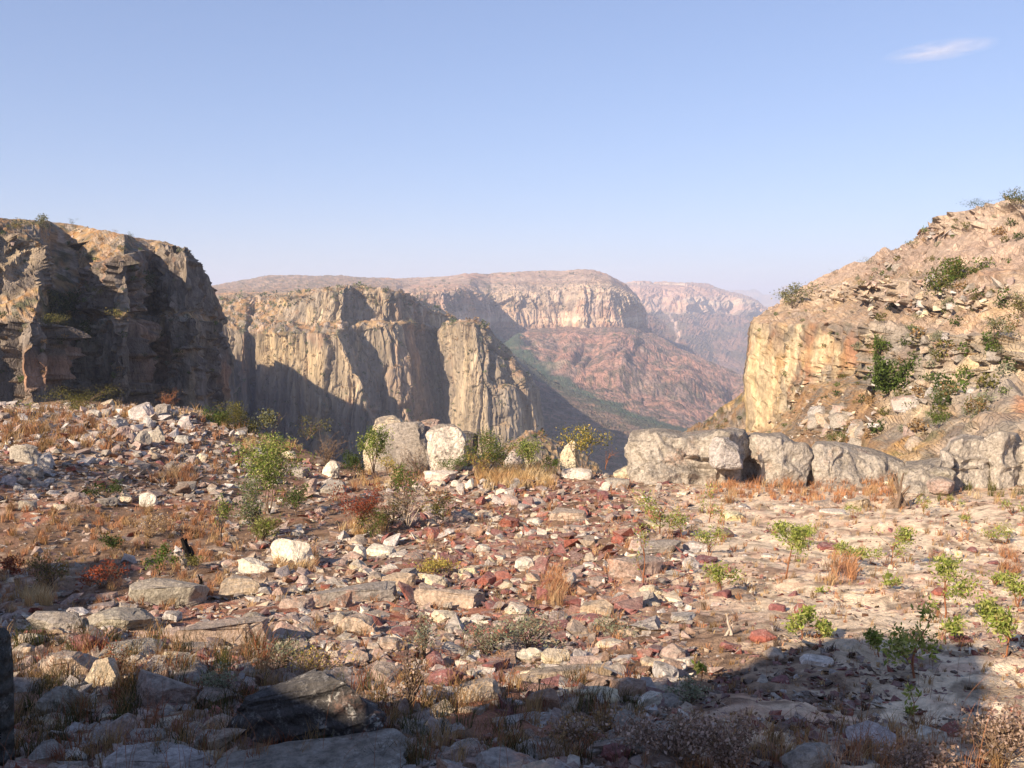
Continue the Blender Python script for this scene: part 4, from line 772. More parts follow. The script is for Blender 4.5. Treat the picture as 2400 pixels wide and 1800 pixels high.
 (1690, 1746, 1196, 1222, 'pale yellow', 'wedge', 'pale yellow pointed rock on the sand left of the seedlings', 'the pale yellow rock', dict(sub=4)),
 (1908, 1968, 1168, 1192, 'tan', 'round', 'grey brown humped rock at the far right of the flat', None, dict(sub=4)),
 (1980, 2054, 1160, 1194, 'tan', 'wedge', 'tan pointed rock right of the humped rock', None, dict(sub=4)),
 (1930, 1992, 1190, 1206, 'white', 'slab', 'long white shard under the two tan rocks', None, dict()),
 (1604, 1660, 1264, 1296, 'pale grey', 'slab', 'pale speckled slab sloping right above the oval slab', None, dict(sub=4)),
 (1500, 1600, 1262, 1300, 'grey', 'slab', 'wide grey slab behind the speckled oval slab', None, dict(sub=4)),
 (2212, 2236, 1282, 1304, 'white', 'round', 'white stone with a second one at its right, far right', None, dict()),
 (2240, 2258, 1288, 1308, 'cream', 'slab', 'cream shard right of the white stone, far right', None, dict()),
 (1925, 1975, 1270, 1292, 'maroon', 'slab', 'maroon slab between the seedlings', None, dict()),
 (2004, 2040, 1380, 1392, 'white', 'slab', 'thin white stone on sand below the bushy seedlings', None, dict()),
 (1806, 1844, 1410, 1436, 'maroon', 'slab', 'dark maroon stone above the pair of green seedlings', None, dict()),
 (1786, 1830, 1296, 1310, 'white', 'slab', 'thin white stone left of the tallest seedling', None, dict()),
 (1602, 1640, 1300, 1332, 'pale grey', 'block', 'white and grey crumbly rock right of the speckled oval slab', None, dict()),
 (1546, 1606, 1336, 1352, 'white', 'slab', 'long white rock under the right end of the oval slab', None, dict()),
 (2300, 2400, 1250, 1262, 'tan', 'slab', 'thin tan slab near the right edge', None, dict()),
 (1100, 1150, 1442, 1462, 'white', 'block', 'white rectangular stone left of the grey herbs', None, dict()),
 (1010, 1070, 1430, 1462, 'cream', 'block', 'cream broken block below the rust topped slab', None, dict(sub=4)),
 (900, 990, 1462, 1492, 'maroon', 'slab', 'maroon slab above the tan boulders, lower middle', None, dict()),
 (880, 940, 1490, 1528, 'pinkish grey', 'slab', 'broad pinkish slab left of the dark red boulder', None, dict(sub=4)),
 (800, 850, 1492, 1512, 'cream', 'block', 'round topped cream stone in a group above the dark slab', None, dict()),
 (660, 700, 1572, 1610, 'tan', 'round', 'small tan boulder above the top edge of the dark tilted slab', None, dict()),
 (560, 640, 1566, 1590, 'tan', 'slab', 'tan slab in half shade left of the small tan boulder', None, dict()),
 (270, 306, 1632, 1664, 'pale grey', 'round', 'small pale stone in deep shade below the tilted reddish slab', None, dict()),
 (165, 215, 1700, 1720, 'tan', 'slab', 'small brownish slab in deep shade, lower left', None, dict()),
 (255, 320, 1684, 1706, 'cream', 'slab', 'pale slab in deep shade, lower left', None, dict()),
 (450, 530, 1708, 1760, 'grey', 'round', 'dull grey boulder left of the dark tilted slab foot', None, dict(sub=4)),
 (80, 190, 1600, 1680, 'grey', 'wedge', 'dull grey rock in deep shade under the tan angular rock', None, dict(sub=4)),
 (300, 370, 1700, 1750, 'pale grey', 'round', 'pale rounded rock in deep shade above the bottom edge', None, dict(sub=4)),
 (1520, 1580, 1690, 1740, 'pale grey', 'block', 'bluish rock among the dry pink flowers', None, dict(sub=4)),
 (1440, 1500, 1660, 1720, 'grey', 'round', 'grey rock left of the dry pink flowers', None, dict(sub=4)),
]
for (x0, x1, y0, y1, tone, st, lab, ph, op) in H:
    big = (x1 - x0) > 120
    stone(x0, x1, y0, y1, tone, st, lab, cat='boulder' if big else 'stone', group='loose rocks on the terrace', phrase=ph, **op)

# ---- further single stones, scattered; each says what it lies beside
rngS = random.Random(77)
SHP = {'block': 'blocky', 'slab': 'flat', 'wedge': 'pointed', 'round': 'rounded'}
def tone_at(px, py, g):
    """what colour of stone lies in this part of the ground"""
    r_ = g.random()
    redw = 0.46 * math.exp(-((px - 1250) / 420) ** 2 - ((py - 1330) / 190) ** 2) + (0.42 if px > 1650 and py > 1200 else 0.13)
    redw += 0.22 * math.sin(px / 61 + 2 * math.sin(py / 37)) * math.sin(py / 29 + px / 170) * (1 if 500 < px < 1750 else 0.3)
    if r_ < redw: return g.choice(['brick red', 'maroon', 'maroon'])
    whitew = 0.13 + (0.09 if 500 < px < 1700 and py < 1450 else 0)
    if r_ < redw + whitew: return g.choice(['white', 'cream', 'cream', 'white'])
    return g.choice(['grey', 'pinkish grey', 'tan', 'pale grey', 'brown', 'pinkish grey'])
def density(px, py):
    d = 1.0
    if px > 1620 and py > 1180: d = 0.34
    if px > 1620 and py > 1600: d = 0.35
    if px < 520 and 1180 < py < 1400: d = 0.35
    if px < 520 and 950 < py < 1180: d = 1.3
    if 560 < px < 900 and 1130 < py < 1260: d = 0.4
    return d
VAR = {}
for tn, mt in (('stone', 'stone'), ('white', 'white'), ('red', 'red')):
    for st in ('block', 'slab', 'wedge', 'round'):
        for k in range(3):
            V, Fa = rock_shape(3, 1, 0.8, {'block': 0.55, 'slab': 0.28, 'wedge': 0.5, 'round': 0.6}[st], random.Random(k * 31 + len(st)), st)
            me = mk_mesh('rock_mesh', V, Fa); me.materials.append(M[mt]); VAR[(mt, st, k)] = me
cand = []
tries = 0
while len(cand) < 150 and tries < 20000:
    tries += 1
    px = rngS.uniform(-10, 2410); py = 1085 + (1790 - 1085) * rngS.random() ** 1.1
    if px < 480: py = 965 + (1790 - 965) * rngS.random() ** 1.1
    if rngS.random() > density(px, py): continue
    p = hit_ground(px, py)[0]
    if p[1] > 30 and px > 480: continue
    wpx = np.interp(py, [960, 1150, 1400, 1800], [26, 34, 54, 92]) * rngS.uniform(0.8, 1.35) * (0.75 if px > 1650 else 1)
    w = wpx / F_PX * math.hypot(p[1], p[2])
    if any((p[0] - a) ** 2 + (p[1] - b) ** 2 < (w * 0.5 + c_) ** 2 for a, b, c_ in USED): continue
    USED.append((p[0], p[1], w * 0.5)); cand.append((px, py, p, w, tone_at(px, py, rngS), rngS.choice(['block', 'slab', 'slab', 'wedge', 'round'])))
labels = {}
def wordpos(px, py, q):
    dx, dy = px - q[0], py - q[1]
    if abs(dx) > 1.4 * abs(dy): return 'right of' if dx > 0 else 'left of'
    if abs(dy) > 1.4 * abs(dx): return 'below' if dy > 0 else 'above'
    return ('below and ' if dy > 0 else 'above and ') + ('right of' if dx > 0 else 'left of')
ordn = ['', 'second nearest ', 'third nearest ', 'fourth nearest ', 'fifth nearest ', 'sixth nearest ', 'seventh nearest ', 'eighth nearest ']
cand.sort(key=lambda c_: min(math.hypot(c_[0] - l[0], c_[1] - l[1]) for l in LAND))
for (px, py, p, w, tone, st) in cand:
    q = min(LAND, key=lambda l: math.hypot(px - l[0], py - l[1]))
    lab = f"{tone} {SHP[st]} stone {wordpos(px, py, q)} {q[2]}"
    k = labels.get(lab, 0); labels[lab] = k + 1
    if k: lab = ordn[min(k, 7)] + lab
    o = bpy.data.objects.new('stone', VAR[(MATOF[tone] if MATOF[tone] != 'layered' else 'stone', st, rngS.randrange(3))]); COL.objects.link(o)
    tag(o, lab, 'stone', 'loose rocks on the terrace')
    sc3 = w * np.array([1, rngS.uniform(0.7, 1.1), rngS.uniform(0.75, 1.15)]); o.scale = sc3
    o.location = (p[0], p[1], p[2] - 0.07 * w); o.rotation_euler = (rngS.gauss(0, 0.12), rngS.gauss(0, 0.14), rngS.uniform(0, 6.28))
    j = rngS.uniform(0.85, 1.12); t = TONES[tone]; o.color = (min(1, t[0] * j), min(1, t[1] * j), min(1, t[2] * j), 1)

# ---- the uncountable rest: small broken stones, joined
def hull(rng, fl):
    bm = bmesh.new()
    for i in range(9):
        a = rng.uniform(0, 6.283); r_ = rng.uniform(0.6, 1.0); z = rng.choice([rng.uniform(0, 0.25), rng.uniform(0.75, 1.0)])
        bm.verts.new((0.5 * r_ * math.cos(a), 0.4 * r_ * math.sin(a), z * fl))
    bmesh.ops.convex_hull(bm, input=bm.verts); bmesh.ops.triangulate(bm, faces=bm.faces)
    for v in [v for v in bm.verts if not v.link_faces]: bm.verts.remove(v)
    bm.verts.index_update(); V = np.array([v.co for v in bm.verts]); Fa = np.array([[v.index for v in f.verts] for f in bm.faces]); bm.free(); return V, Fa
hr = random.Random(5); HULLS = [hull(hr, hr.choice([0.14, 0.2, 0.26, 0.4])) for _ in range(36)]
def scatter(P_, W_, T_, seed, tilt=0.25):
    """many hull stones as one mesh: positions, widths, tones"""
    g = np.random.default_rng(seed); Vs, Fs, Cs = [], [], []; off = 0
    n = len(P_); yw = g.uniform(0, 6.283, n); hi = g.integers(0, len(HULLS), n); ax = g.normal(0, tilt, (n, 2)); jit = g.uniform(0.8, 1.18, n)
    for i in range(n):
        V, Fa = HULLS[hi[i]]; c_, s_ = math.cos(yw[i]), math.sin(yw[i]); v = V * W_[i]
        x = v[:, 0] * c_ - v[:, 1] * s_; y = v[:, 0] * s_ + v[:, 1] * c_; z = v[:, 2] + x * ax[i, 0] + y * ax[i, 1]
        Vs.append(np.stack([x, y, z - 0.085 * W_[i]], -1) + P_[i]); Fs.append(Fa + off); off += len(V); Cs.append(np.tile(np.array(T_[i]) * jit[i], (len(V), 1)))
    return np.concatenate(Vs), np.concatenate(Fs), np.concatenate(Cs)
g = np.random.default_rng(8); Ps, Ws, Ts = [], [], []
rg = random.Random(9); N_ST = 34000
gpx_ = g.uniform(-60, 2460, N_ST * 2); gpy_ = np.where(gpx_ < 620, 950, 1085) + (1830 - np.where(gpx_ < 620, 950, 1085)) * g.random(N_ST * 2) ** 1.35
hp_ = hit_ground(gpx_, gpy_)
for i in range(len(gpx_)):
    if len(Ps) >= N_ST: break
    px, py = gpx_[i], gpy_[i]; p = hp_[i]
    if p[1] > 31.5 and px > 620: continue
    if rg.random() > density(px, py) * (1.0 if px < 1600 else 1.4): continue
    tn = tone_at(px, py, rg)
    w = np.interp(py, [950, 1150, 1400, 1800], [8, 9, 13, 22]) * (0.5 + rg.expovariate(1.25)) / F_PX * math.hypot(p[1], p[2]); w = min(w, 0.42)
    if px > 1620: w *= 0.62
    if 600 < px < 1650 and 1130 < py < 1650: w *= 1.3
    if px < 620 and py < 1190: w *= 1.45; tn = tn if rg.random() < 0.45 else rg.choice(['pale grey', 'grey', 'pinkish grey'])
    Ps.append(p); Ws.append(w); Ts.append(TONES[tn])
ex = np.concatenate([g.uniform(-1500, -60, 2600), g.uniform(2460, 3900, 2200)]); ey = 1000 + 830 * g.random(4800) ** 1.2; he = hit_ground(ex, ey)      # on past the picture's sides
for i in range(4800):
    if he[i][1] > 30: continue
    Ps.append(he[i]); Ws.append(min(0.4, (0.05 + rg.expovariate(12)) * (1 if ex[i] < 0 else 0.7))); Ts.append(TONES[tone_at(300 if ex[i] < 0 else 2300, ey[i], rg)])
V, Fa, Cc = scatter(np.array(Ps), Ws, Ts, 3)
link('small_stones', mk_mesh('small_stones', V, Fa, Cc), M['rubble'], label='countless small broken stones strewn over the terrace', kind='stuff')

# ---- unseen ridge added behind the camera, outline traced back from the foreground shadow
sh = [(-40, 1530), (120, 1590), (300, 1670), (440, 1710), (520, 1660), (580, 1575), (700, 1565), (860, 1590), (930, 1690), (980, 1800), (1150, 1820), (1350, 1810), (1460, 1780), (1540, 1690), (1640, 1620), (1740, 1570), (1860, 1518), (2000, 1500), (2150, 1500), (2280, 1512), (2305, 1580), (2318, 1680), (2310, 1800)]
hv_ = SUN[:2] / np.linalg.norm(SUN[:2]); ev = np.array([-hv_[1], hv_[0]]); ev = ev if ev[0] > 0 else -ev
Q = hit_ground([a for a, b in sh], [b for a, b in sh]); pts = []
for q in Q:
    t = (6.0 - q[:2] @ hv_) / np.linalg.norm(SUN[:2]); p = q + SUN * t; pts.append((p[:2] @ ev, p[2]))
tt = np.linspace(0, len(pts) - 1, 1500); du_ = np.interp(tt, range(len(pts)), [a for a, b in pts]); dz_ = np.interp(tt, range(len(pts)), [b for a, b in pts])
ed_ = np.linspace(du_.min(), du_.max(), 61); bi = np.clip(np.searchsorted(ed_, du_) - 1, 0, 59); pu, pz = [], []     # upper envelope
for k in range(60):
    if (bi == k).any(): pu.append((ed_[k] + ed_[k + 1]) / 2); pz.append(dz_[bi == k].max())
pu, pz = np.array(pu), np.array(pz)
pu = np.concatenate([[pu[0] - 6], pu, [pu[-1] + 0.35]]); pz = np.concatenate([[pz[0] + 1.5], pz, [-1.5]])
uu = np.interp(np.linspace(0, 1, 90), np.linspace(0, 1, len(pu)), pu); zz = np.interp(uu, pu, pz)
cross = [(-0.25, 0.0), (-0.02, 1.0), (0.4, 0.99), (1.0, 0.95), (1.6, 0.75), (2.2, 0.0)]
base = -2.2; G3 = []
for (t, f) in cross:
    xy = hv_[None, :] * (6.0 + t) + ev[None, :] * uu[:, None]; G3.append(np.concatenate([xy, (base + (zz - base) * f)[:, None]], 1))
G3 = np.array(G3); iv = np.linspace(0, len(cross) - 1, 40); i0 = np.minimum(iv.astype(int), len(cross) - 2); fr = (iv - i0)[:, None, None]
G3 = G3[i0] * (1 - fr) + G3[i0 + 1] * fr; G3 = G3 + 0.06 * np.stack([fbm(G3 * 1.2, 3, 61), fbm(G3 * 1.2, 3, 62), fbm(G3 * 1.2, 3, 63)], -1)
o = link('boulder', mk_mesh('rock_mesh', G3, gridF(40, 90)), M['boulder'], label='unseen rock ridge behind the viewer, shaped to cast the foreground shadow', cat='boulder'); o.color = (0.36, 0.32, 0.28, 1)

# ---------------------------------------------------------------- vegetation
def tubes(paths, radii, k=4):
    """paths: list of (n,3); radii: list of (n,) -> one tube mesh"""
    Vs, Fs = [], []; off = 0; an = np.arange(k) * 2 * math.pi / k
    for P_, r_ in zip(paths, radii):
        P_ = np.asarray(P_, float); T = np.gradient(P_, axis=0); T /= np.linalg.norm(T, axis=1, keepdims=True) + 1e-9
        A_ = np.cross(T, np.array([0.31, 0.77, 0.2])); A_ /= np.linalg.norm(A_, axis=1, keepdims=True) + 1e-9; B_ = np.cross(T, A_)
        ring = P_[:, None] + np.asarray(r_)[:, None, None] * (np.cos(an)[None, :, None] * A_[:, None] + np.sin(an)[None, :, None] * B_[:, None])
        Vs.append(ring.reshape(-1, 3)); n = len(P_)
        for i in range(n - 1):
            for j in range(k): a = off + i * k + j; b = off + i * k + (j + 1) % k; Fs.append((a, b, b + k, a + k))
        off += n * k
    return np.concatenate(Vs), np.array(Fs)
def leaves(Cn, size, g, cols, up=0.3, aspect=0.45):
    """one folded diamond per leaf"""
    n = len(Cn); d = g.normal(size=(n, 3)); d[:, 2] += up; d /= np.linalg.norm(d, axis=1, keepdims=True)
    s_ = np.cross(d, g.normal(size=(n, 3))); s_ /= np.linalg.norm(s_, axis=1, keepdims=True); nn = np.cross(d, s_)
    L_ = size * g.uniform(0.6, 1.3, n)[:, None]
    V = np.stack([Cn, Cn + d * L_ * 0.5 + s_ * L_ * aspect / 2 + nn * L_ * 0.08, Cn + d * L_, Cn + d * L_ * 0.5 - s_ * L_ * aspect / 2 + nn * L_ * 0.08], 1).reshape(-1, 3)
    i = np.arange(n)[:, None] * 4; F_ = np.concatenate([i + np.array([[0, 1, 2]]), i + np.array([[0, 2, 3]])])
    ci = g.integers(0, len(cols), n); C = np.array(cols)[ci] * g.uniform(0.7, 1.3, n)[:, None]
    return V, F_, np.repeat(C, 4, axis=0)
def branches(g, h, w, nst, lean=0.15, wig=0.12, trunk=0.0, levels=2):
    """wandering stems that fork; returns paths, radii, tips"""
    paths, radii, tips = [], [], []
    def grow(p, d, L_, r_, lv):
        n = 6; pts = [p]; dd = d.copy()
        for i in range(n):
            dd = dd + g.normal(0, wig, 3) + np.array([0, 0, 0.05]); dd /= np.linalg.norm(dd); pts.append(pts[-1] + dd * L_ / n)
        paths.append(np.array(pts)); radii.append(np.linspace(r_, r_ * 0.45, n + 1))
        if lv == 0: tips.extend(pts[2:]); return
        for _ in range(int(g.integers(2, 4))):
            j = int(g.integers(2, n + 1)); q = pts[j]; nd_ = dd + g.normal(0, 0.55, 3) * np.array([1, 1, 0.6]); nd_[2] = abs(nd_[2]) * 0.7 + 0.1; nd_ /= np.linalg.norm(nd_)
            grow(q, nd_, L_ * g.uniform(0.5, 0.75), r_ * 0.55, lv - 1)
        tips.append(pts[-1])
    for i in range(nst):
        a = g.uniform(0, 6.283); sp = w / max(h, 0.01) * 0.55 * g.uniform(0.2, 1.0) if nst > 1 else lean * g.uniform(-1, 1)
        d = np.array([math.cos(a) * sp, math.sin(a) * sp, 1.0]); d /= np.linalg.norm(d)
        grow(np.array([0, 0, 0.0]), d, h * 0.5 * g.uniform(0.75, 1.1) * (1 + trunk), h * 0.012 + 0.003, levels)
    return paths, radii, tips
GREEN = [(0.10, 0.15, 0.03), (0.13, 0.18, 0.04), (0.07, 0.11, 0.02)]
BRIGHT = [(0.25, 0.31, 0.06), (0.35, 0.38, 0.10), (0.16, 0.21, 0.045), (0.42, 0.41, 0.15)]
OLIVE = [(0.15, 0.14, 0.04), (0.19, 0.17, 0.05), (0.10, 0.10, 0.03)]
GREYG = [(0.24, 0.25, 0.16), (0.30, 0.30, 0.20), (0.18, 0.20, 0.12)]
DARKG = [(0.045, 0.07, 0.018), (0.07, 0.10, 0.025)]
REDL = [(0.24, 0.06, 0.03), (0.32, 0.09, 0.04), (0.18, 0.05, 0.03)]
YELL = [(0.42, 0.34, 0.08), (0.50, 0.36, 0.10), (0.30, 0.28, 0.07)]
BROWN = [(0.30, 0.18, 0.08), (0.38, 0.25, 0.12), (0.20, 0.13, 0.06)]
PINKF = [(0.38, 0.28, 0.23), (0.28, 0.19, 0.14), (0.46, 0.35, 0.28), (0.2, 0.14, 0.09)]
STRAW = [(0.56, 0.40, 0.20), (0.48, 0.30, 0.14), (0.62, 0.48, 0.28)]
ORANGE = [(0.44, 0.22, 0.11), (0.50, 0.27, 0.14), (0.34, 0.17, 0.09), (0.48, 0.33, 0.18)]
def plant(p, h, w, cols, label, cat='shrub', name='shrub', nl=900, ls=None, nst=5, bark='bark', group=None, seed=0, trunk=0.0, clump=9, fill=0.75, low=0.25, aspect=0.45, levels=2):
    g = np.random.default_rng(seed + int(abs(p[0]) * 97) + int(abs(p[1]) * 13))
    root = bpy.data.objects.new(name, None); COL.objects.link(root); root.location = p; root.empty_display_size = 0.2
    tag(root, label, cat, group)
    paths, radii, tips = branches(g, h, w, nst, trunk=trunk, levels=levels)
    tips = np.array(tips); sx = w / 2 / max(1e-3, np.percentile(np.abs(tips[:, :2]), 92)); sz = h / max(1e-3, tips[:, 2].max()) * 0.96
    S3 = np.array([sx, sx, sz]); V, Fa = tubes([q * S3 for q in paths], radii)
    link('trunk' if trunk else 'stems', mk_mesh('stems', V, Fa, flat=False), M[bark], root)
    if nl:
        T = tips * S3; T = T[T[:, 2] > low * h]
        if len(T) == 0: T = tips * S3
        ctr = T[g.integers(0, len(T), clump)]
        k = g.integers(0, clump, nl); sprd = np.array([w, w, h * 0.8]) * 0.13
        Cn = ctr[k] + g.normal(size=(nl, 3)) * sprd; m = g.random(nl) > fill
        Cn[m] = T[g.integers(0, len(T), m.sum())] + g.normal(size=(m.sum(), 3)) * sprd * 0.4
        Cn[:, 2] = np.clip(Cn[:, 2], 0.02 * h, h * 1.02)
        V, Fa, Cc = leaves(Cn, ls or h * 0.06, g, cols, aspect=aspect)
        link('foliage', mk_mesh('foliage', V, Fa, Cc), M['leaf'], root)
    return root
def plant_px(x0, x1, y0, y1, cols, label, D=None, **k):
    F_ = hit_ground((x0 + x1) / 2, y1)[0] if D is None else at((x0 + x1) / 2, y1, D)
    dist = math.hypot(F_[1], F_[2]); return plant(F_, (y1 - y0) / F_PX * dist, (x1 - x0) / F_PX * dist, cols, label, **k)
RB = 'bushes along the rim'
plant_px(118, 246, 903, 985, OLIVE, 'wide olive bush rising behind the rim at upper left', D=33.2, nl=2600, clump=22, group=RB, ls=0.05, seed=1)
plant_px(152, 205, 938, 992, YELL + BRIGHT, 'yellow green sapling right in front of the wide olive bush', D=33, nl=600, group=RB, ls=0.06, seed=2)
plant_px(34, 76, 936, 1010, BRIGHT + OLIVE, 'upright sapling with sparse leaves near the left edge', D=32, nl=450, group=RB, ls=0.07, seed=3, nst=2)
plant_px(360, 412, 905, 962, BROWN, 'reddish bare bush behind the left rock pile', D=33.2, nl=200, group=RB, ls=0.04, seed=4, nst=9, bark='red_stem')
plant_px(468, 530, 948, 1020, DARKG + GREEN, 'dark green bush at the left of the rim thicket', D=33.2, nl=1800, clump=14, group=RB, ls=0.06, seed=5)
plant_px(515, 596, 940, 1035, OLIVE, 'tall olive tree at the right of the rim thicket', D=33.2, name='tree', cat='tree', nl=2400, clump=18, group=RB, ls=0.06, seed=6, trunk=0.2, nst=3)
plant_px(458, 552, 982, 1034, GREYG, 'grey green bush in front of the rim thicket', D=33.2, nl=1400, clump=14, group=RB, ls=0.06, seed=7)
plant_px(604, 670, 955, 1036, GREYG + OLIVE, 'silvery tall sapling in two tufts against the shaded cliff', D=33.2, nl=700, clump=7, group=RB, ls=0.09, seed=8, nst=3, fill=0.95)
plant_px(682, 758, 972, 1032, OLIVE, 'small olive tree with bare twigs at its right', D=33.2, name='tree', cat='tree', nl=450, clump=5, group=RB, ls=0.06, seed=9, nst=4, fill=0.97)
plant_px(726, 806, 1012, 1092, BROWN, 'bare brown shrub left of the rim boulders', nl=260, D=31.5, group=RB, ls=0.04, seed=10, nst=12)
plant_px(846, 906, 1000, 1112, GREEN + BRIGHT, 'tall green shrub growing against the big grey boulder', D=29.6, nl=1900, clump=12, group=RB, ls=0.07, seed=11, nst=4)
plant_px(800, 852, 1062, 1120, DARKG, 'dark green shrub left of the tall green shrub', D=29.4, nl=1000, group=RB, ls=0.06, seed=12)
plant_px(888, 926, 1066, 1110, YELL, 'small yellow green shrub at the foot of the big grey boulder', D=29.2, nl=400, group=RB, ls=0.05, seed=13)
plant_px(1022, 1088, 1070, 1110, GREEN, 'low green bush in front of the cream boulder', D=29.2, nl=900, group=RB, ls=0.05, seed=14)
plant_px(1094, 1188, 1008, 1112, OLIVE + GREEN, 'large feathery green bush right of the cream boulder', D=29.4, nl=3000, clump=20, group=RB, ls=0.06, seed=15)
plant_px(1212, 1274, 1030, 1108, BRIGHT + GREEN, 'rounded bright green bush between pale rocks', D=29.4, nl=1700, clump=14, group=RB, ls=0.06, seed=16)
plant_px(1274, 1306, 1066, 1104, GREEN, 'small dense green bush left of the standing rock', D=29.4, nl=700, group=RB, ls=0.05, seed=17)
plant_px(1326, 1408, 994, 1110, YELL + OLIVE, 'yellow leaved sapling beside the upright standing rock', D=29.8, nl=1000, clump=9, group=RB, ls=0.08, seed=18, nst=3, low=0.4)
plant_px(1398, 1440, 1040, 1100, BROWN, 'leafless red twigs right of the yellow leaved sapling', D=30, nl=20, group=RB, ls=0.03, seed=19, nst=2, bark='red_stem')
plant_px(1100, 1150, 1060, 1118, BROWN + YELL, 'orange brown leafy shrub at the left foot of the feathery bush', D=28.8, nl=500, group=RB, ls=0.06, seed=20)
plant_px(945, 1010, 1040, 1118, BROWN, 'thin brown twiggy shrub in front of the big grey boulder', D=29.3, nl=120, group=RB, ls=0.04, seed=21, nst=8)
MS = 'shrubs among the stones'
plant_px(560, 700, 1034, 1206, GREEN + BRIGHT, 'tall leafy sapling in the left middle ground', nl=4600, clump=26, group=MS, ls=0.06, seed=30, nst=3, low=0.3, D=22.5, name='sapling')
plant_px(560, 640, 1120, 1268, GREYG + GREEN, 'grey green lower shrub at the left foot of the tall sapling', D=19.2, nl=1500, clump=12, group=MS, ls=0.05, seed=31, nst=4, low=0.35)
plant_px(668, 720, 1138, 1206, GREEN + DARKG, 'dark green bush right of the tall sapling', D=22, nl=900, group=MS, ls=0.05, seed=32)
plant_px(586, 646, 1196, 1275, BRIGHT + OLIVE, 'feathery yellow green bush under the tall sapling', nl=1100, group=MS, ls=0.07, seed=33, nst=9, aspect=0.2)
plant_px(496, 542, 1160, 1272, GREEN + BRIGHT, 'slender green sapling left of the tall sapling', nl=420, clump=5, group=MS, ls=0.05, seed=34, nst=2, low=0.35)
plant_px(224, 284, 1120, 1166, DARKG, 'dark green bush on the left slope', nl=700, group=MS, ls=0.05, seed=35)
plant_px(244, 286, 1248, 1292, DARKG, 'small very dark green bush in ochre grass', nl=500, group=MS, ls=0.045, seed=36)
plant_px(204, 276, 1308, 1382, REDL, 'deep red leaved shrub at lower left', nl=700, group=MS, ls=0.04, seed=37)
plant_px(2, 46, 1302, 1352, REDL, 'red leaved shrub at the left edge', nl=450, group=MS, ls=0.04, seed=38)
plant_px(76, 152, 1300, 1384, BROWN + OLIVE, 'brown green twiggy bush between the red shrubs', nl=900, group=MS, ls=0.04, seed=39, nst=10)
plant_px(346, 400, 1286, 1350, GREEN, 'green plant left of the burnt stump', nl=500, group=MS, ls=0.045, seed=40)
plant_px(800, 880, 1140, 1252, REDL, 'rust red shrub in the middle ground', nl=1900, clump=14, group=MS, ls=0.045, seed=41)
plant_px(922, 980, 1090, 1238, GREEN, 'green topped sapling with bare branches in the middle', nl=700, clump=3, group=MS, ls=0.05, seed=42, nst=2, low=0.6, fill=0.98)
plant_px(892, 1018, 1108, 1240, BROWN, 'bare grey branching bush under the green topped sapling', nl=160, group=MS, ls=0.035, seed=43, nst=11, bark='pale_bark')
plant_px(880, 960, 1150, 1236, OLIVE, 'olive bush at the left of the bare branches', nl=1000, group=MS, ls=0.045, seed=44)
plant_px(1004, 1074, 1155, 1228, OLIVE + YELL, 'yellowing bush at the right of the bare branches', nl=900, group=MS, ls=0.045, seed=45)
plant_px(848, 904, 1184, 1262, GREEN + OLIVE, 'olive green shrub right below the rust red shrub', nl=800, group=MS, ls=0.04, seed=46)
plant_px(962, 1056, 1308, 1350, YELL, 'low dry yellow plant between stones', nl=900, clump=14, group=MS, ls=0.04, seed=47, nst=10)
plant_px(300, 410, 1200, 1262, BROWN + STRAW, 'ochre twiggy bush on the left slope', nl=900, clump=16, group=MS, ls=0.035, seed=48, nst=10)
plant_px(420, 480, 1300, 1340, OLIVE, 'olive tuft of leaves at the foot of the burnt stump', nl=300, group=MS, ls=0.04, seed=49)
GS = 'green seedlings on the sand'
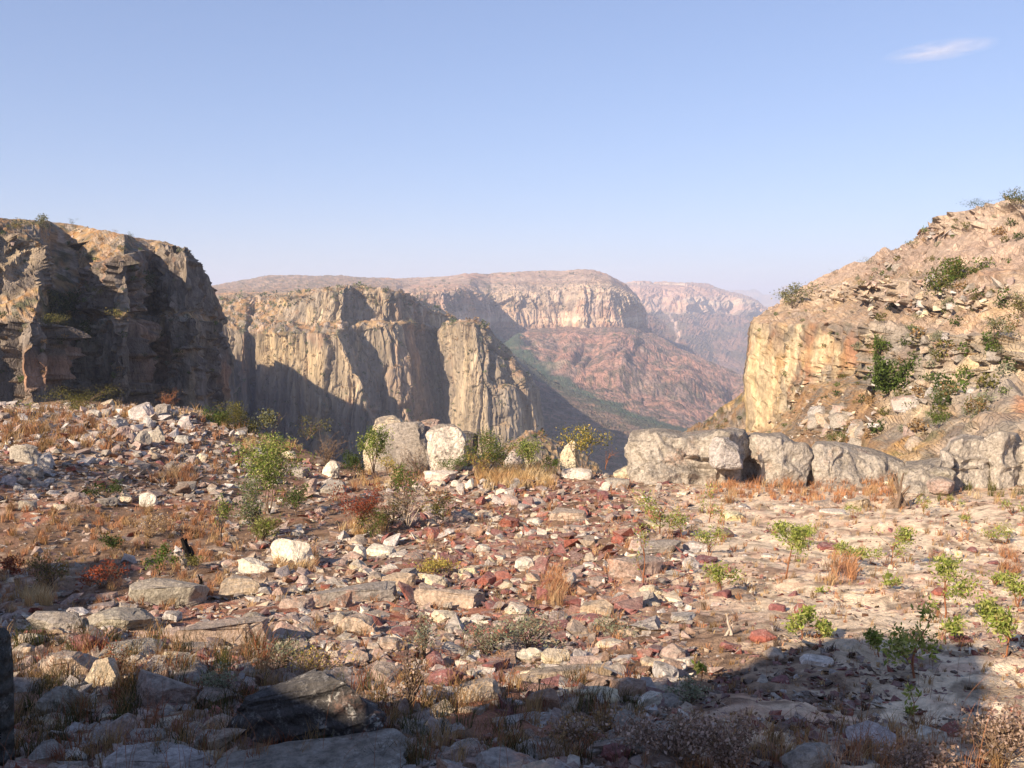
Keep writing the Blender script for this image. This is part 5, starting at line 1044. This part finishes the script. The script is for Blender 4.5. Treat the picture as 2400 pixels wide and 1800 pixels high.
seed_ = [(1797, 1885, 1226, 1357, 'tallest seedling, with a round green crown on a bare red stem', 900, 8),
 (1868, 1922, 1228, 1290, 'spreading green seedling just right of the tallest one', 420, 6), (1508, 1580, 1150, 1262, 'loose leafed green seedling above the speckled oval slab', 480, 9),
 (1570, 1628, 1190, 1262, 'green seedling right beside the loose leafed one', 360, 7), (1636, 1686, 1142, 1228, 'thin green seedling below the outcrop', 200, 6),
 (1962, 2034, 1278, 1328, 'compact round green seedling low on the sand', 500, 5), (2052, 2124, 1240, 1326, 'green seedling with leaves in three tiers', 480, 6),
 (1626, 1696, 1236, 1298, 'small green seedling above the edge of the sand', 320, 6), (1656, 1726, 1318, 1388, 'bright green seedling on a tuft of orange grass', 420, 5),
 (2162, 2268, 1308, 1450, 'flat topped green seedling on a long bare stem', 620, 7), (2312, 2352, 1344, 1376, 'small green seedling near the right edge', 200, 3),
 (2352, 2420, 1355, 1425, 'green seedling cut by the right edge', 480, 5), (2320, 2398, 1412, 1538, 'tall bright seedling near the right edge above the shadow', 620, 6),
 (1854, 1906, 1424, 1496, 'left one of two bright seedlings above the big shadow', 360, 4), (1896, 1944, 1446, 1494, 'right one of two bright seedlings above the big shadow', 320, 4),
 (2092, 2196, 1426, 1594, 'dark green seedling with a bare stem standing in the big shadow', 480, 6), (2190, 2242, 1448, 1510, 'small seedling lit at the top edge of the big shadow', 200, 4),
 (2040, 2080, 1476, 1540, 'small green plant inside the big shadow', 260, 4), (2062, 2100, 1344, 1380, 'tiny green seedling below the three tiered one', 180, 3),
 (1484, 1530, 1238, 1380, 'nearly bare seedling with a red stem before the oval slab', 90, 4), (2146, 2184, 1168, 1206, 'tiny far seedling left of the bleached wood', 120, 3),
 (2220, 2250, 1158, 1190, 'tiny far seedling right of the bleached wood', 120, 3), (2250, 2276, 1200, 1228, 'tiny far seedling nearer than the others, far right', 110, 3),
 (2320, 2392, 1232, 1276, 'low spreading seedling at the far right', 260, 5), (2350, 2396, 1164, 1208, 'pale green seedling at the right edge near the rocks', 200, 4),
 (1988, 2034, 1184, 1212, 'tiny seedling in front of the tan rocks', 120, 3), (1628, 1660, 1560, 1600, 'tiny green sprout on the sand left of the big shadow', 60, 3),
 (1920, 1946, 1372, 1392, 'tiny sprout between thin white stones', 60, 2), (2128, 2150, 1620, 1690, 'thin sprout in the big shadow above the spotted boulder', 60, 3)]
for i, (x0, x1, y0, y1, lab, nl, cl) in enumerate(seed_):
    plant_px(x0, x1, y0, y1, BRIGHT, lab, name='seedling', cat='plant', nl=int(nl * 1.3), clump=cl, group=GS, ls=0.05, nst=1 if (y1 - y0) > (x1 - x0) * 1.1 else 3, bark='red_stem', seed=60 + i, low=0.4 if (y1 - y0) > 120 else 0.1, fill=0.93, aspect=0.4)
FH = 'dry flowering herbs in the foreground'
for i, (x0, x1, y0, y1, cols, lab, nl) in enumerate([
 (1500, 1660, 1660, 1800, PINKF, 'dry pinkish flower bush at the bottom edge left of the sand', 1500), (1640, 1760, 1690, 1810, PINKF, 'second dry pinkish flower bush, nearer the shadow centre', 1100),
 (2260, 2400, 1640, 1790, PINKF, 'sunlit pale dry flower bush at the lower right corner', 1300), (2090, 2200, 1740, 1830, PINKF, 'pale dry flower bush at the bottom below the spotted boulder', 900),
 (955, 1030, 1430, 1545, [(0.3, 0.33, 0.24)] + GREYG, 'pale grey green herb left of the grey herbs', 450), (1090, 1180, 1450, 1540, GREYG, 'silvery grey herb, left of a pair', 800), (1180, 1290, 1430, 1530, GREYG, 'silvery grey herb, right of a pair', 900),
 (1390, 1480, 1440, 1500, GREYG, 'silvery grey herb on sand beside the maroon slab', 550), (1580, 1650, 1600, 1650, GREYG, 'silvery grey herb at the left edge of the big shadow', 450),
 (940, 990, 1500, 1680, PINKF + BROWN, 'tall dry flower stalks right of the dark tilted slab', 420), (480, 560, 1560, 1640, GREYG, 'grey herb above the left end of the dark tilted slab', 500),
 (700, 800, 1520, 1590, YELL + PINKF, 'yellowish dry herb above the dark tilted slab', 700), (240, 300, 1510, 1600, BROWN + REDL, 'rusty herb right of the diamond shaped rock', 420),
 (600, 700, 1500, 1560, GREYG, 'dull green herb between slabs, left of centre', 500), (1290, 1420, 1650, 1740, BROWN + PINKF, 'brown dry herb in the shade at the lower middle', 700)]):
    plant_px(x0, x1, y0, y1, cols, lab, name='herb', cat='herb', nl=nl, clump=26, group=FH, ls=0.022, nst=12, seed=120 + i, low=0.35, fill=0.9, aspect=0.7)

# trees on the far rims
bpy.context.view_layer.update(); DG = bpy.context.evaluated_depsgraph_get()
def cast(px, py, far=30000.0):
    r = ray(px, py); r = r / np.linalg.norm(r); ok, loc, nrm, idx, ob, _ = SC.ray_cast(DG, Vector(r * 40.0), Vector(r), distance=far)
    return (np.array(loc), np.array(nrm), ob) if ok else (None, None, None)
def slope_plant(x0, x1, y0, y1, cols, label, cat='bush', name='bush', **k):
    xc = (x0 + x1) / 2
    for dy in (0, 3, 6, 10, 15, 22, 30):
        loc, nrm, ob = cast(xc, y1 + dy)
        if loc is not None and ob.name in ('cliff', 'rocky_slope', 'spur', 'knoll', 'mesa'): break
    else: return None
    dist = np.linalg.norm(loc); k.setdefault('ls', (y1 - y0) / F_PX * dist * 0.09)
    return plant(loc - np.array([0, 0, 0.1]), (y1 - y0) / F_PX * dist * 1.05, (x1 - x0) / F_PX * dist, cols, label, cat=cat, name=name, **k)
RS = 'bushes on the right slope'
for i, (x0, x1, y0, y1, cols, lab, nl) in enumerate([
 (2172, 2270, 618, 700, OLIVE + GREEN, 'large olive bush high on the right slope', 2200), (2052, 2112, 842, 925, GREEN + DARKG, 'round dark green tree at the foot of the grey cliff', 2600),
 (2182, 2228, 906, 952, GREEN + GREYG, 'grey green bush right of and below the round dark tree', 700), (2176, 2222, 964, 1004, GREEN, 'fresh green bush below the grey green one', 700),
 (1936, 2010, 1002, 1040, OLIVE + GREEN, 'wide dark bush just above the outcrop', 1000), (2040, 2064, 790, 850, GREEN, 'narrow bush in the cleft between yellow and grey cliff', 600),
 (1822, 1892, 668, 722, OLIVE + GREYG, 'bushes on the skyline above the yellow cliff', 1200), (2128, 2156, 560, 582, GREEN, 'small bush on the skyline of the right slope', 260),
 (2268, 2318, 466, 492, DARKG, 'flat topped tree on the upper right skyline', 500), (2358, 2420, 448, 488, DARKG + OLIVE, 'tree at the top right edge of the skyline', 900),
 (2130, 2158, 732, 756, GREEN, 'small bush below the middle rock band', 300), (2300, 2352, 745, 800, OLIVE + GREYG, 'olive bush beside the red patch on the right slope', 700),
 (2270, 2318, 934, 990, BROWN + OLIVE, 'brown twiggy bush low on the right slope', 700), (2156, 2186, 600, 616, OLIVE, 'tiny bush above the large olive bush', 160),
 (2270, 2290, 682, 712, OLIVE, 'upright small bush on the middle rock band', 240), (1842, 1862, 952, 972, GREEN, 'small bush by the foot of the yellow cliff', 160),
 (2150, 2180, 1040, 1062, BRIGHT, 'bright green bush above the flat faced grey boulder', 260), (1660, 1700, 985, 1010, OLIVE, 'bush on the spur left of the yellow cliff', 300), (2020, 2050, 600, 622, GREYG, 'grey bush on the right skyline middle', 200),
 (1944, 1970, 628, 644, GREYG, 'tiny bush on the right skyline, left part', 160), (2385, 2425, 700, 760, OLIVE, 'olive bush at the right edge', 400), (2085, 2105, 628, 648, OLIVE, 'grey olive bush on the upper scree', 160), (2110, 2180, 628, 655, OLIVE, 'low olive bush on the scree left of the large bush', 260), (1930, 1960, 640, 655, OLIVE, 'second tiny bush on the right skyline', 120)]):
    slope_plant(x0, x1, y0, y1, cols, lab, nl=nl, clump=12, group=RS, seed=200 + i, nst=4, levels=1)
LS = 'bushes on the left cliff'
for i, (x0, x1, y0, y1, cols, lab, nl) in enumerate([
 (82, 118, 510, 546, OLIVE + GREYG, 'round grey tree on the top of the left cliff', 800), (302, 318, 544, 558, DARKG, 'small round tree on the left skyline', 250), (160, 176, 513, 526, DARKG, 'tiny tree on the left skyline, left part', 160),
 (264, 276, 534, 546, BROWN, 'tiny bare tree on the left skyline, middle', 60), (10, 60, 515, 545, OLIVE, 'low bushes at the top left corner of the cliff', 500),
 (95, 145, 690, 740, OLIVE + DARKG, 'dark bush at the head of the shaded gully', 900), (100, 150, 735, 775, OLIVE, 'olive bush on the lit ledge beside the gully', 700), (165, 190, 672, 696, GREYG, 'grey green bush above the gully', 260),
 (210, 250, 672, 704, OLIVE, 'olive bush left of the lit prow', 450), (262, 300, 724, 756, OLIVE + YELL, 'yellowish bush at the foot of the lit prow', 450), (150, 200, 690, 745, DARKG, 'dark tree in the shaded gully', 900),
 (190, 225, 760, 810, DARKG, 'dark tree lower in the shaded gully', 600), (320, 352, 640, 680, DARKG, 'dark bush in the recess right of the prow', 400), (195, 215, 590, 612, OLIVE, 'small bush on the upper grassy slope', 200), (285, 310, 612, 634, OLIVE, 'small bush near the top of the prow', 200)]):
    slope_plant(x0, x1, y0, y1, cols, lab, nl=nl, clump=12, group=LS, seed=260 + i, nst=4, levels=1)

# scattered small scrub on slopes and mesas: one leafy mass
g = np.random.default_rng(44); Cn, Cs, Sz = [], [], []
regions = [((1760, 2400), (500, 1040), 760, 0.35, 1.1), ((0, 520), (520, 900), 240, 0.5, 1.4), ((520, 1280), (680, 1040), 1300, 2.0, 4.2), ((1600, 1740), (900, 1010), 60, 0.5, 1.2), ((500, 1000), (645, 720), 260, 2.5, 6.0), ((1000, 1500), (640, 800), 300, 4, 9)]
LV, LF, LC = [], [], []; off = 0
for (xa, xb), (ya, yb), n, s0, s1 in regions:
    for _ in range(n):
        loc, nrm, ob = cast(g.uniform(xa, xb), g.uniform(ya, yb))
        if loc is None or ob.name.split('.')[0] not in ('cliff', 'rocky_slope', 'mesa', 'spur', 'rock_buttress', 'knoll', 'hill', 'far_mesa', 'talus_slope'): continue
        if nrm[2] < 0.25 and g.random() < 0.8: continue
        if s1 > 1.9 and ob.name.split('.')[0] in ('cliff', 'rocky_slope'): continue
        r_ = g.uniform(s0, s1) / 2; m = 110 if s1 < 2 else 22
        d = g.normal(size=(m, 3)); d /= np.linalg.norm(d, axis=1, keepdims=True); pts_ = loc + np.array([0, 0, r_ * 0.6]) + d * r_ * g.uniform(0.4, 1.0, (m, 1)) * np.array([1, 1, 0.75])
        pal = [OLIVE, DARKG, GREYG, BROWN, GREEN][g.integers(0, 5)]
        V, Fa, Cc = leaves(pts_, r_ * (0.3 if s1 < 2 else 0.6), g, pal, aspect=0.7); LV.append(V); LF.append(Fa + off); LC.append(Cc); off += len(V)
link('scrub', mk_mesh('scrub', np.concatenate(LV), np.concatenate(LF), np.concatenate(LC)), M['leaf'], label='small dry scrub dotted over the slopes and mesas', kind='stuff')
# loose scree on the right slope and the left cliff top
Ps, Ws, Ts = [], [], []; rg = random.Random(91)
for (xa, xb), (ya, yb), n, s0, s1, tn in [((1760, 2400), (540, 760), 3600, 0.3, 1.3, ['tan', 'pinkish grey', 'grey', 'brown', 'cream', 'pale grey', 'grey']), ((1760, 2400), (880, 1100), 2200, 0.2, 1.1, ['pale grey', 'tan', 'cream', 'grey']), ((0, 440), (515, 620), 400, 0.3, 1.3, ['pinkish grey', 'tan', 'grey']),
                                        ((510, 700), (700, 780), 350, 1.0, 3.0, ['pale grey', 'grey']), ((1590, 1740), (900, 1010), 160, 0.3, 1.2, ['tan', 'cream']), ((1120, 1400), (1010, 1100), 120, 0.8, 2.2, ['grey', 'pale grey'])]:
    for _ in range(n):
        loc, nrm, ob = cast(rg.uniform(xa, xb), rg.uniform(ya, yb))
        if loc is None or ob.name.split('.')[0] not in ('cliff', 'rocky_slope', 'mesa', 'spur', 'knoll'): continue
        if nrm[2] < 0.3: continue
        Ps.append(loc); Ws.append(s0 + (s1 - s0) * rg.random() ** 1.8); Ts.append(np.array(TONES[rg.choice(tn)]) * 0.95)
V, Fa, Cc = scatter(np.array(Ps), Ws, Ts, 13, 0.4)
link('scree', mk_mesh('scree', V, Fa, Cc), M['rubble'], label='loose scree lying on the slopes', kind='stuff')

VARB = {}
for k in range(8):
    st = ['block', 'round', 'wedge', 'block'][k % 4]; V_, F__ = rock_shape(3, 1, 0.85, 0.75, random.Random(400 + k), st)
    me = mk_mesh('rock_mesh', V_, F__); me.materials.append(M['boulder']); VARB[k] = (me, V_, F__, {'block': 'blocky', 'round': 'rounded', 'wedge': 'pointed'}[st])
SL = [(2082, 884, 'the round dark tree'), (2204, 930, 'the grey green bush'), (2199, 985, 'the fresh green bush'), (1973, 1020, 'the wide dark bush'), (2220, 660, 'the large olive bush'), (2294, 962, 'the brown twiggy bush'), (2250, 1060, 'the tall ochre outcrop'), (1790, 940, 'the yellow cliff foot'), (2326, 770, 'the olive bush beside the red patch'), (1680, 998, 'the bush on the spur')]
rgb = random.Random(500); n_ = 0; tr = 0; lab2 = {}
while n_ < 64 and tr < 3000:
    tr += 1; a_ = rgb.uniform(1830, 2400); b_ = rgb.uniform(880, 1085) if rgb.random() < 0.75 else rgb.uniform(560, 880)
    loc, nrm, ob = cast(a_, b_)
    if loc is None or ob.name != 'rocky_slope' or nrm[2] < 0.35 or (a_ < 2080 and b_ < 965): continue
    ds = np.linalg.norm(loc); wpx = rgb.uniform(24, 62) if b_ > 930 else rgb.uniform(20, 36)
    w = wpx / F_PX * ds; me, V_, F__, sh_ = VARB[rgb.randrange(8)]; tn = rgb.choice(['grey', 'grey', 'pinkish grey', 'tan', 'pale grey'])
    q = min(SL, key=lambda l: math.hypot(a_ - l[0], b_ - l[1])); lab = f"{tn} {sh_} boulder {wordpos(a_, b_, q)} {q[2]}"
    k = lab2.get(lab, 0); lab2[lab] = k + 1
    if k: lab = ordn[min(k, 7)] + lab
    o = bpy.data.objects.new('boulder', me); COL.objects.link(o); tag(o, lab, 'boulder', 'boulders on the right slope'); o.scale = (w, w * rgb.uniform(0.8, 1.2), w * rgb.uniform(0.6, 1.1))
    o.location = loc - np.array([0, 0, 0.3 * w]); o.rotation_euler = (rgb.gauss(0, 0.2), rgb.gauss(0, 0.2), rgb.uniform(0, 6.28)); t = TONES[tn]; o.color = (*t, 1); n_ += 1

# dry grass
def grass(spec, seed):
    g = np.random.default_rng(seed); Bs, Hs, Cs, Ws = [], [], [], []
    for (x0, x1, y0, y1, n, hpx, cols, per) in spec:
        px = g.uniform(x0, x1, n); py = g.uniform(y0, y1, n); P_ = hit_ground(px, py)
        for p in P_:
            dist = math.hypot(p[1], p[2]); h = hpx / F_PX * dist * g.uniform(0.6, 1.25); c_ = np.array(cols[g.integers(0, len(cols))])
            k = int(per * g.uniform(0.6, 1.7)); a = g.uniform(0, 6.283, k); r_ = h * 0.34 * np.sqrt(g.random(k))
            Bs.append(p + np.stack([np.cos(a) * r_, np.sin(a) * r_, 0 * a], 1)); Hs.append(h * g.uniform(0.5, 1.2, k)); Cs.append(c_ * g.uniform(0.7, 1.3, (k, 1))); Ws.append(np.full(k, 0.0002 * dist + 0.0009))
    B = np.concatenate(Bs); Hh = np.concatenate(Hs); C = np.concatenate(Cs); W = np.concatenate(Ws); n = len(B)
    a = g.uniform(0, 6.283, n); out = np.stack([np.cos(a), np.sin(a), 0 * a], 1); sd = np.stack([-np.sin(a + 1), np.cos(a + 1), 0 * a], 1) * W[:, None]
    ln = g.uniform(0.15, 0.7, n)[:, None] * Hh[:, None]; z = np.array([0, 0, 1.0])
    p1 = B + out * ln * 0.3 + z * Hh[:, None] * 0.6; p2 = B + out * ln + z * Hh[:, None]
    V = np.stack([B - sd, B + sd, p1 + sd * 0.8, p1 - sd * 0.8, p2], 1).reshape(-1, 3); i = np.arange(n)[:, None] * 5
    F_ = np.concatenate([i + np.array([[0, 1, 2]]), i + np.array([[0, 2, 3]]), i + np.array([[3, 2, 4]])]); return V, F_, np.repeat(C, 5, axis=0)
SO = STRAW + ORANGE
spec = [(-1400, 0, 1050, 1800, 260, 26, BROWN + ORANGE, 16), (2400, 3800, 1100, 1800, 200, 18, BROWN + ORANGE, 14), (0, 2400, 1150, 1800, 1700, 12, BROWN + ORANGE + STRAW, 7), (0, 700, 990, 1200, 350, 11, BROWN + ORANGE, 7), (0, 300, 965, 1060, 150, 25, ORANGE + BROWN, 24), (230, 560, 955, 985, 45, 20, STRAW, 18), (560, 800, 1030, 1060, 90, 18, STRAW, 20), (380, 700, 985, 1120, 70, 24, ORANGE, 16), (360, 460, 1100, 1140, 30, 26, ORANGE, 26),
        (0, 520, 1190, 1330, 170, 21, BROWN + ORANGE, 24), (400, 560, 1230, 1400, 60, 26, ORANGE, 24), (60, 130, 1380, 1430, 14, 50, STRAW, 40), (0, 420, 1330, 1450, 60, 26, BROWN + ORANGE, 20),
        (1120, 1300, 1095, 1150, 120, 28, STRAW, 30), (640, 740, 1290, 1345, 40, 30, ORANGE + STRAW, 26), (800, 900, 1230, 1260, 16, 34, STRAW, 30), (820, 1000, 1100, 1150, 45, 24, ORANGE + STRAW, 18),
        (1660, 2100, 1118, 1180, 170, 22, ORANGE + [(0.55, 0.28, 0.13)], 22), (1000, 1700, 1150, 1450, 190, 22, ORANGE, 12), (1600, 2400, 1180, 1500, 190, 22, ORANGE + BROWN, 12), (1290, 1330, 1340, 1440, 14, 46, ORANGE, 26),
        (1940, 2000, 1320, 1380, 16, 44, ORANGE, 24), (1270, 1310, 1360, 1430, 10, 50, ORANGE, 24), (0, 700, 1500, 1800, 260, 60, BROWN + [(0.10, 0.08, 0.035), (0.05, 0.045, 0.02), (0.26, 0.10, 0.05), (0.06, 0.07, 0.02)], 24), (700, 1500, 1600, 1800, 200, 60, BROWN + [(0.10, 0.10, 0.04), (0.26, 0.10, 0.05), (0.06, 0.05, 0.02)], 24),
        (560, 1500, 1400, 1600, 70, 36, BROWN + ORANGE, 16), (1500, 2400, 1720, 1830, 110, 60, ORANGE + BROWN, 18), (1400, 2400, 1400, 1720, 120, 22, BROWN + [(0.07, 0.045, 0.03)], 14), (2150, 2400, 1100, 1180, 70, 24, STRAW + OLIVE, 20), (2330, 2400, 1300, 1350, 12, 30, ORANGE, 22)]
V, Fa, Cc = grass(spec, 5)
link('dry_grass', mk_mesh('dry_grass', V, Fa, Cc), M['grass'], label='dry orange and straw coloured grass tufts between the stones', kind='stuff')
# tall thin red grass stalks close to the viewer
g = np.random.default_rng(15); paths, radii = [], []
for i in range(170):
    px = g.choice([g.uniform(-20, 620), g.uniform(-20, 620), g.uniform(600, 1250), g.uniform(1700, 2300)]); p = hit_ground(px, g.uniform(1560, 1900))[0]; h = g.uniform(0.18, 0.5); a = g.normal(0.3, 1.6); ln = g.uniform(0.05, 0.6) * h
    t = np.linspace(0, 1, 7)[:, None]; q = p + np.array([math.cos(a), math.sin(a), 0]) * ln * t ** 2 + np.array([0, 0, 1.0]) * h * (t - 0.15 * t ** 3); paths.append(q); radii.append(np.linspace(0.0016, 0.0007, 7))
V, Fa = tubes(paths, radii, 3); link('grass_stalks', mk_mesh('grass_stalks', V, Fa), M['red_stem'], label='tall thin red grass stalks close to the viewer', kind='stuff')
# dark twiggy litter on the sand
Ps, Ws, Ts = [], [], []; px = g.uniform(1380, 2420, 5200); py = 1180 + 640 * g.random(5200) ** 0.85; hp_ = hit_ground(px, py)
for i in range(5200):
    if hp_[i][1] > 31: continue
    if fbm((hp_[i] * np.array([1.6, 3.0, 0]))[None], 3, 77)[0] < 0.08: continue
    Ps.append(hp_[i] + np.array([0, 0, 0.002])); Ws.append(0.03 + 0.08 * g.random()); Ts.append(np.array([(0.05, 0.03, 0.02), (0.10, 0.05, 0.03), (0.14, 0.08, 0.05), (0.20, 0.07, 0.055)][g.integers(0, 4)]))
V, Fa, Cc = scatter(np.array(Ps), Ws, Ts, 17, 0.3); link('litter', mk_mesh('litter', V, Fa, Cc), M['rubble'], label='dark twiggy litter and crumbs on the sand', kind='stuff')

# burnt stumps and dead wood
def stump(x0, x1, y0, y1, label, cat, name, mat, horns, seed, D=None, lean=0.3, lie=False):
    g = np.random.default_rng(seed); F_ = hit_ground((x0 + x1) / 2, y1)[0] if D is None else at((x0 + x1) / 2, y1, D); dist = math.hypot(F_[1], F_[2]); h = (y1 - y0) / F_PX * dist; w = (x1 - x0) / F_PX * dist
    paths, radii = [], []
    for i in range(horns):
        a = g.uniform(-1, 1) * w * 0.5; t = np.linspace(0, 1, 8)[:, None]
        d = np.array([a, g.uniform(-.3, .3) * w, h * g.uniform(0.55, 1.0)]) if not lie else np.array([g.uniform(-.5, .5) * w, g.uniform(-.3, .3) * w, h * g.uniform(0.3, 1.0)])
        st = np.array([-a * 0.3, 0, -0.03]) if not lie else np.array([-d[0], -d[1], 0])
        q = F_ + st + d * t * (1 if not lie else 1.7) + g.normal(0, 0.05, (8, 3)).cumsum(0) * min(w, h) * 0.6; paths.append(q); radii.append(np.linspace(w * 0.2, w * 0.05, 8) if not lie else np.linspace(w * 0.09, w * 0.03, 8))
    V, Fa = tubes(paths, radii, 7); V = V + fbm(V * 18, 3, seed)[:, None] * w * 0.05
    return link(name, mk_mesh(name, V, Fa), M[mat], label=label, cat=cat)
stump(424, 474, 1252, 1330, 'charred black tree stump with a hooked top, left of centre', 'stump', 'tree_stump', 'char', 4, 1)
stump(462, 488, 1340, 1394, 'short charred stump at the right end of the long grey slab', 'stump', 'tree_stump', 'char', 3, 2)
stump(553, 569, 1046, 1090, 'thin burnt post like stump on the left slope', 'stump', 'tree_stump', 'char', 1, 3)
stump(2084, 2116, 1108, 1144, 'black burnt log standing at the right rim', 'log', 'burnt_log', 'char', 3, 4)
stump(2078, 2136, 1142, 1192, 'twisted grey brown driftwood root below the burnt log', 'root', 'dead_root', 'bark', 7, 5, lie=True)
stump(388, 470, 1296, 1340, 'two pale dead sticks leaning beside the charred stump', 'stick', 'dead_stick', 'pale_bark', 2, 6, lie=True)
stump(1690, 1730, 1450, 1492, 'grey forked dead wood on the sand', 'stick', 'dead_stick', 'pale_bark', 3, 7, lie=True)
# a tree just outside the picture at left, shading the stones near the left edge
pc = hit_ground(120, 1112)[0] + SUN * 9.5; gz_ = float(ground_z(pc[0], pc[1]))
plant(np.array([pc[0], pc[1], gz_]), (pc[2] - gz_) + 1.3, 3.6, DARKG + OLIVE, 'dense bush tree standing outside the left edge of the photo', cat='tree', name='tree', nl=5000, clump=26, ls=0.16, seed=300, nst=4, trunk=0.2)

# ---------------------------------------------------------------- cloud
cm = bpy.data.materials.new('thin_cloud'); cm.use_nodes = True; cn = cm.node_tree; cn.nodes.clear(); L = cn.links.new
co = cn.nodes.new('ShaderNodeOutputMaterial'); cv = cn.nodes.new('ShaderNodeVolumePrincipled'); cv.inputs['Color'].default_value = (1, 0.97, 0.97, 1); cv.inputs['Anisotropy'].default_value = 0.0
tc = nd(cn, 'ShaderNodeTexCoord'); ln_ = nd(cn, 'ShaderNodeVectorMath', operation='LENGTH'); L(tc.outputs['Object'], ln_.inputs[0])
nz = nd(cn, 'ShaderNodeTexNoise', i_Scale=2.2, i_Detail=4.0); L(tc.outputs['Object'], nz.inputs['Vector'])
mr = nd(cn, 'ShaderNodeMapRange', i_From_Min=0.95, i_From_Max=0.0, i_To_Min=0.0, i_To_Max=1.0); L(ln_.outputs['Value'], mr.inputs[0])
m2 = nd(cn, 'ShaderNodeMapRange', i_From_Min=0.35, i_From_Max=0.7, i_To_Min=0.0, i_To_Max=1.0); L(nz.outputs[0], m2.inputs[0])
m3 = nd(cn, 'ShaderNodeMath', operation='MULTIPLY'); L(mr.outputs[0], m3.inputs[0]); L(m2.outputs[0], m3.inputs[1])
m4 = nd(cn, 'ShaderNodeMath', operation='MULTIPLY'); m4.inputs[1].default_value = 0.009; L(m3.outputs[0], m4.inputs[0]); L(m4.outputs[0], cv.inputs['Density']); L(cv.outputs[0], co.inputs['Volume'])
V, Fa = ico(3); cl = link('cloud', mk_mesh('cloud', V, Fa, flat=False), cm, label='small thin wisp of pale cloud high at upper right', cat='cloud')
cp = at(2205, 118, 4000); cl.location = cp; cl.scale = (250, 150, 38); cl.rotation_euler = (0, R(-7), 0)


# ---------------------------------------------------------------- haze: the canyon's dusty air
def box_mesh(name, x0, x1, y0, y1, z0, z1):
    V = [(x, y, z) for z in (z0, z1) for y in (y0, y1) for x in (x0, x1)]
    return mk_mesh(name, V, [(0, 2, 3, 1), (4, 5, 7, 6), (0, 1, 5, 4), (2, 6, 7, 3), (0, 4, 6, 2), (1, 3, 7, 5)])
hm = bpy.data.materials.new('haze_air'); hm.use_nodes = True; hn = hm.node_tree; hn.nodes.clear()
ho = hn.nodes.new('ShaderNodeOutputMaterial'); hv = hn.nodes.new('ShaderNodeVolumePrincipled')
hv.inputs['Color'].default_value = (0.72, 0.80, 1.0, 1); hv.inputs['Density'].default_value = 0.00016; hv.inputs['Anisotropy'].default_value = 0.0
hn.links.new(hv.outputs[0], ho.inputs['Volume'])
link('haze', box_mesh('haze', -16000, 16000, -2000, 16000, -420, 190), hm, label='dusty haze filling the canyon air', kind='stuff')
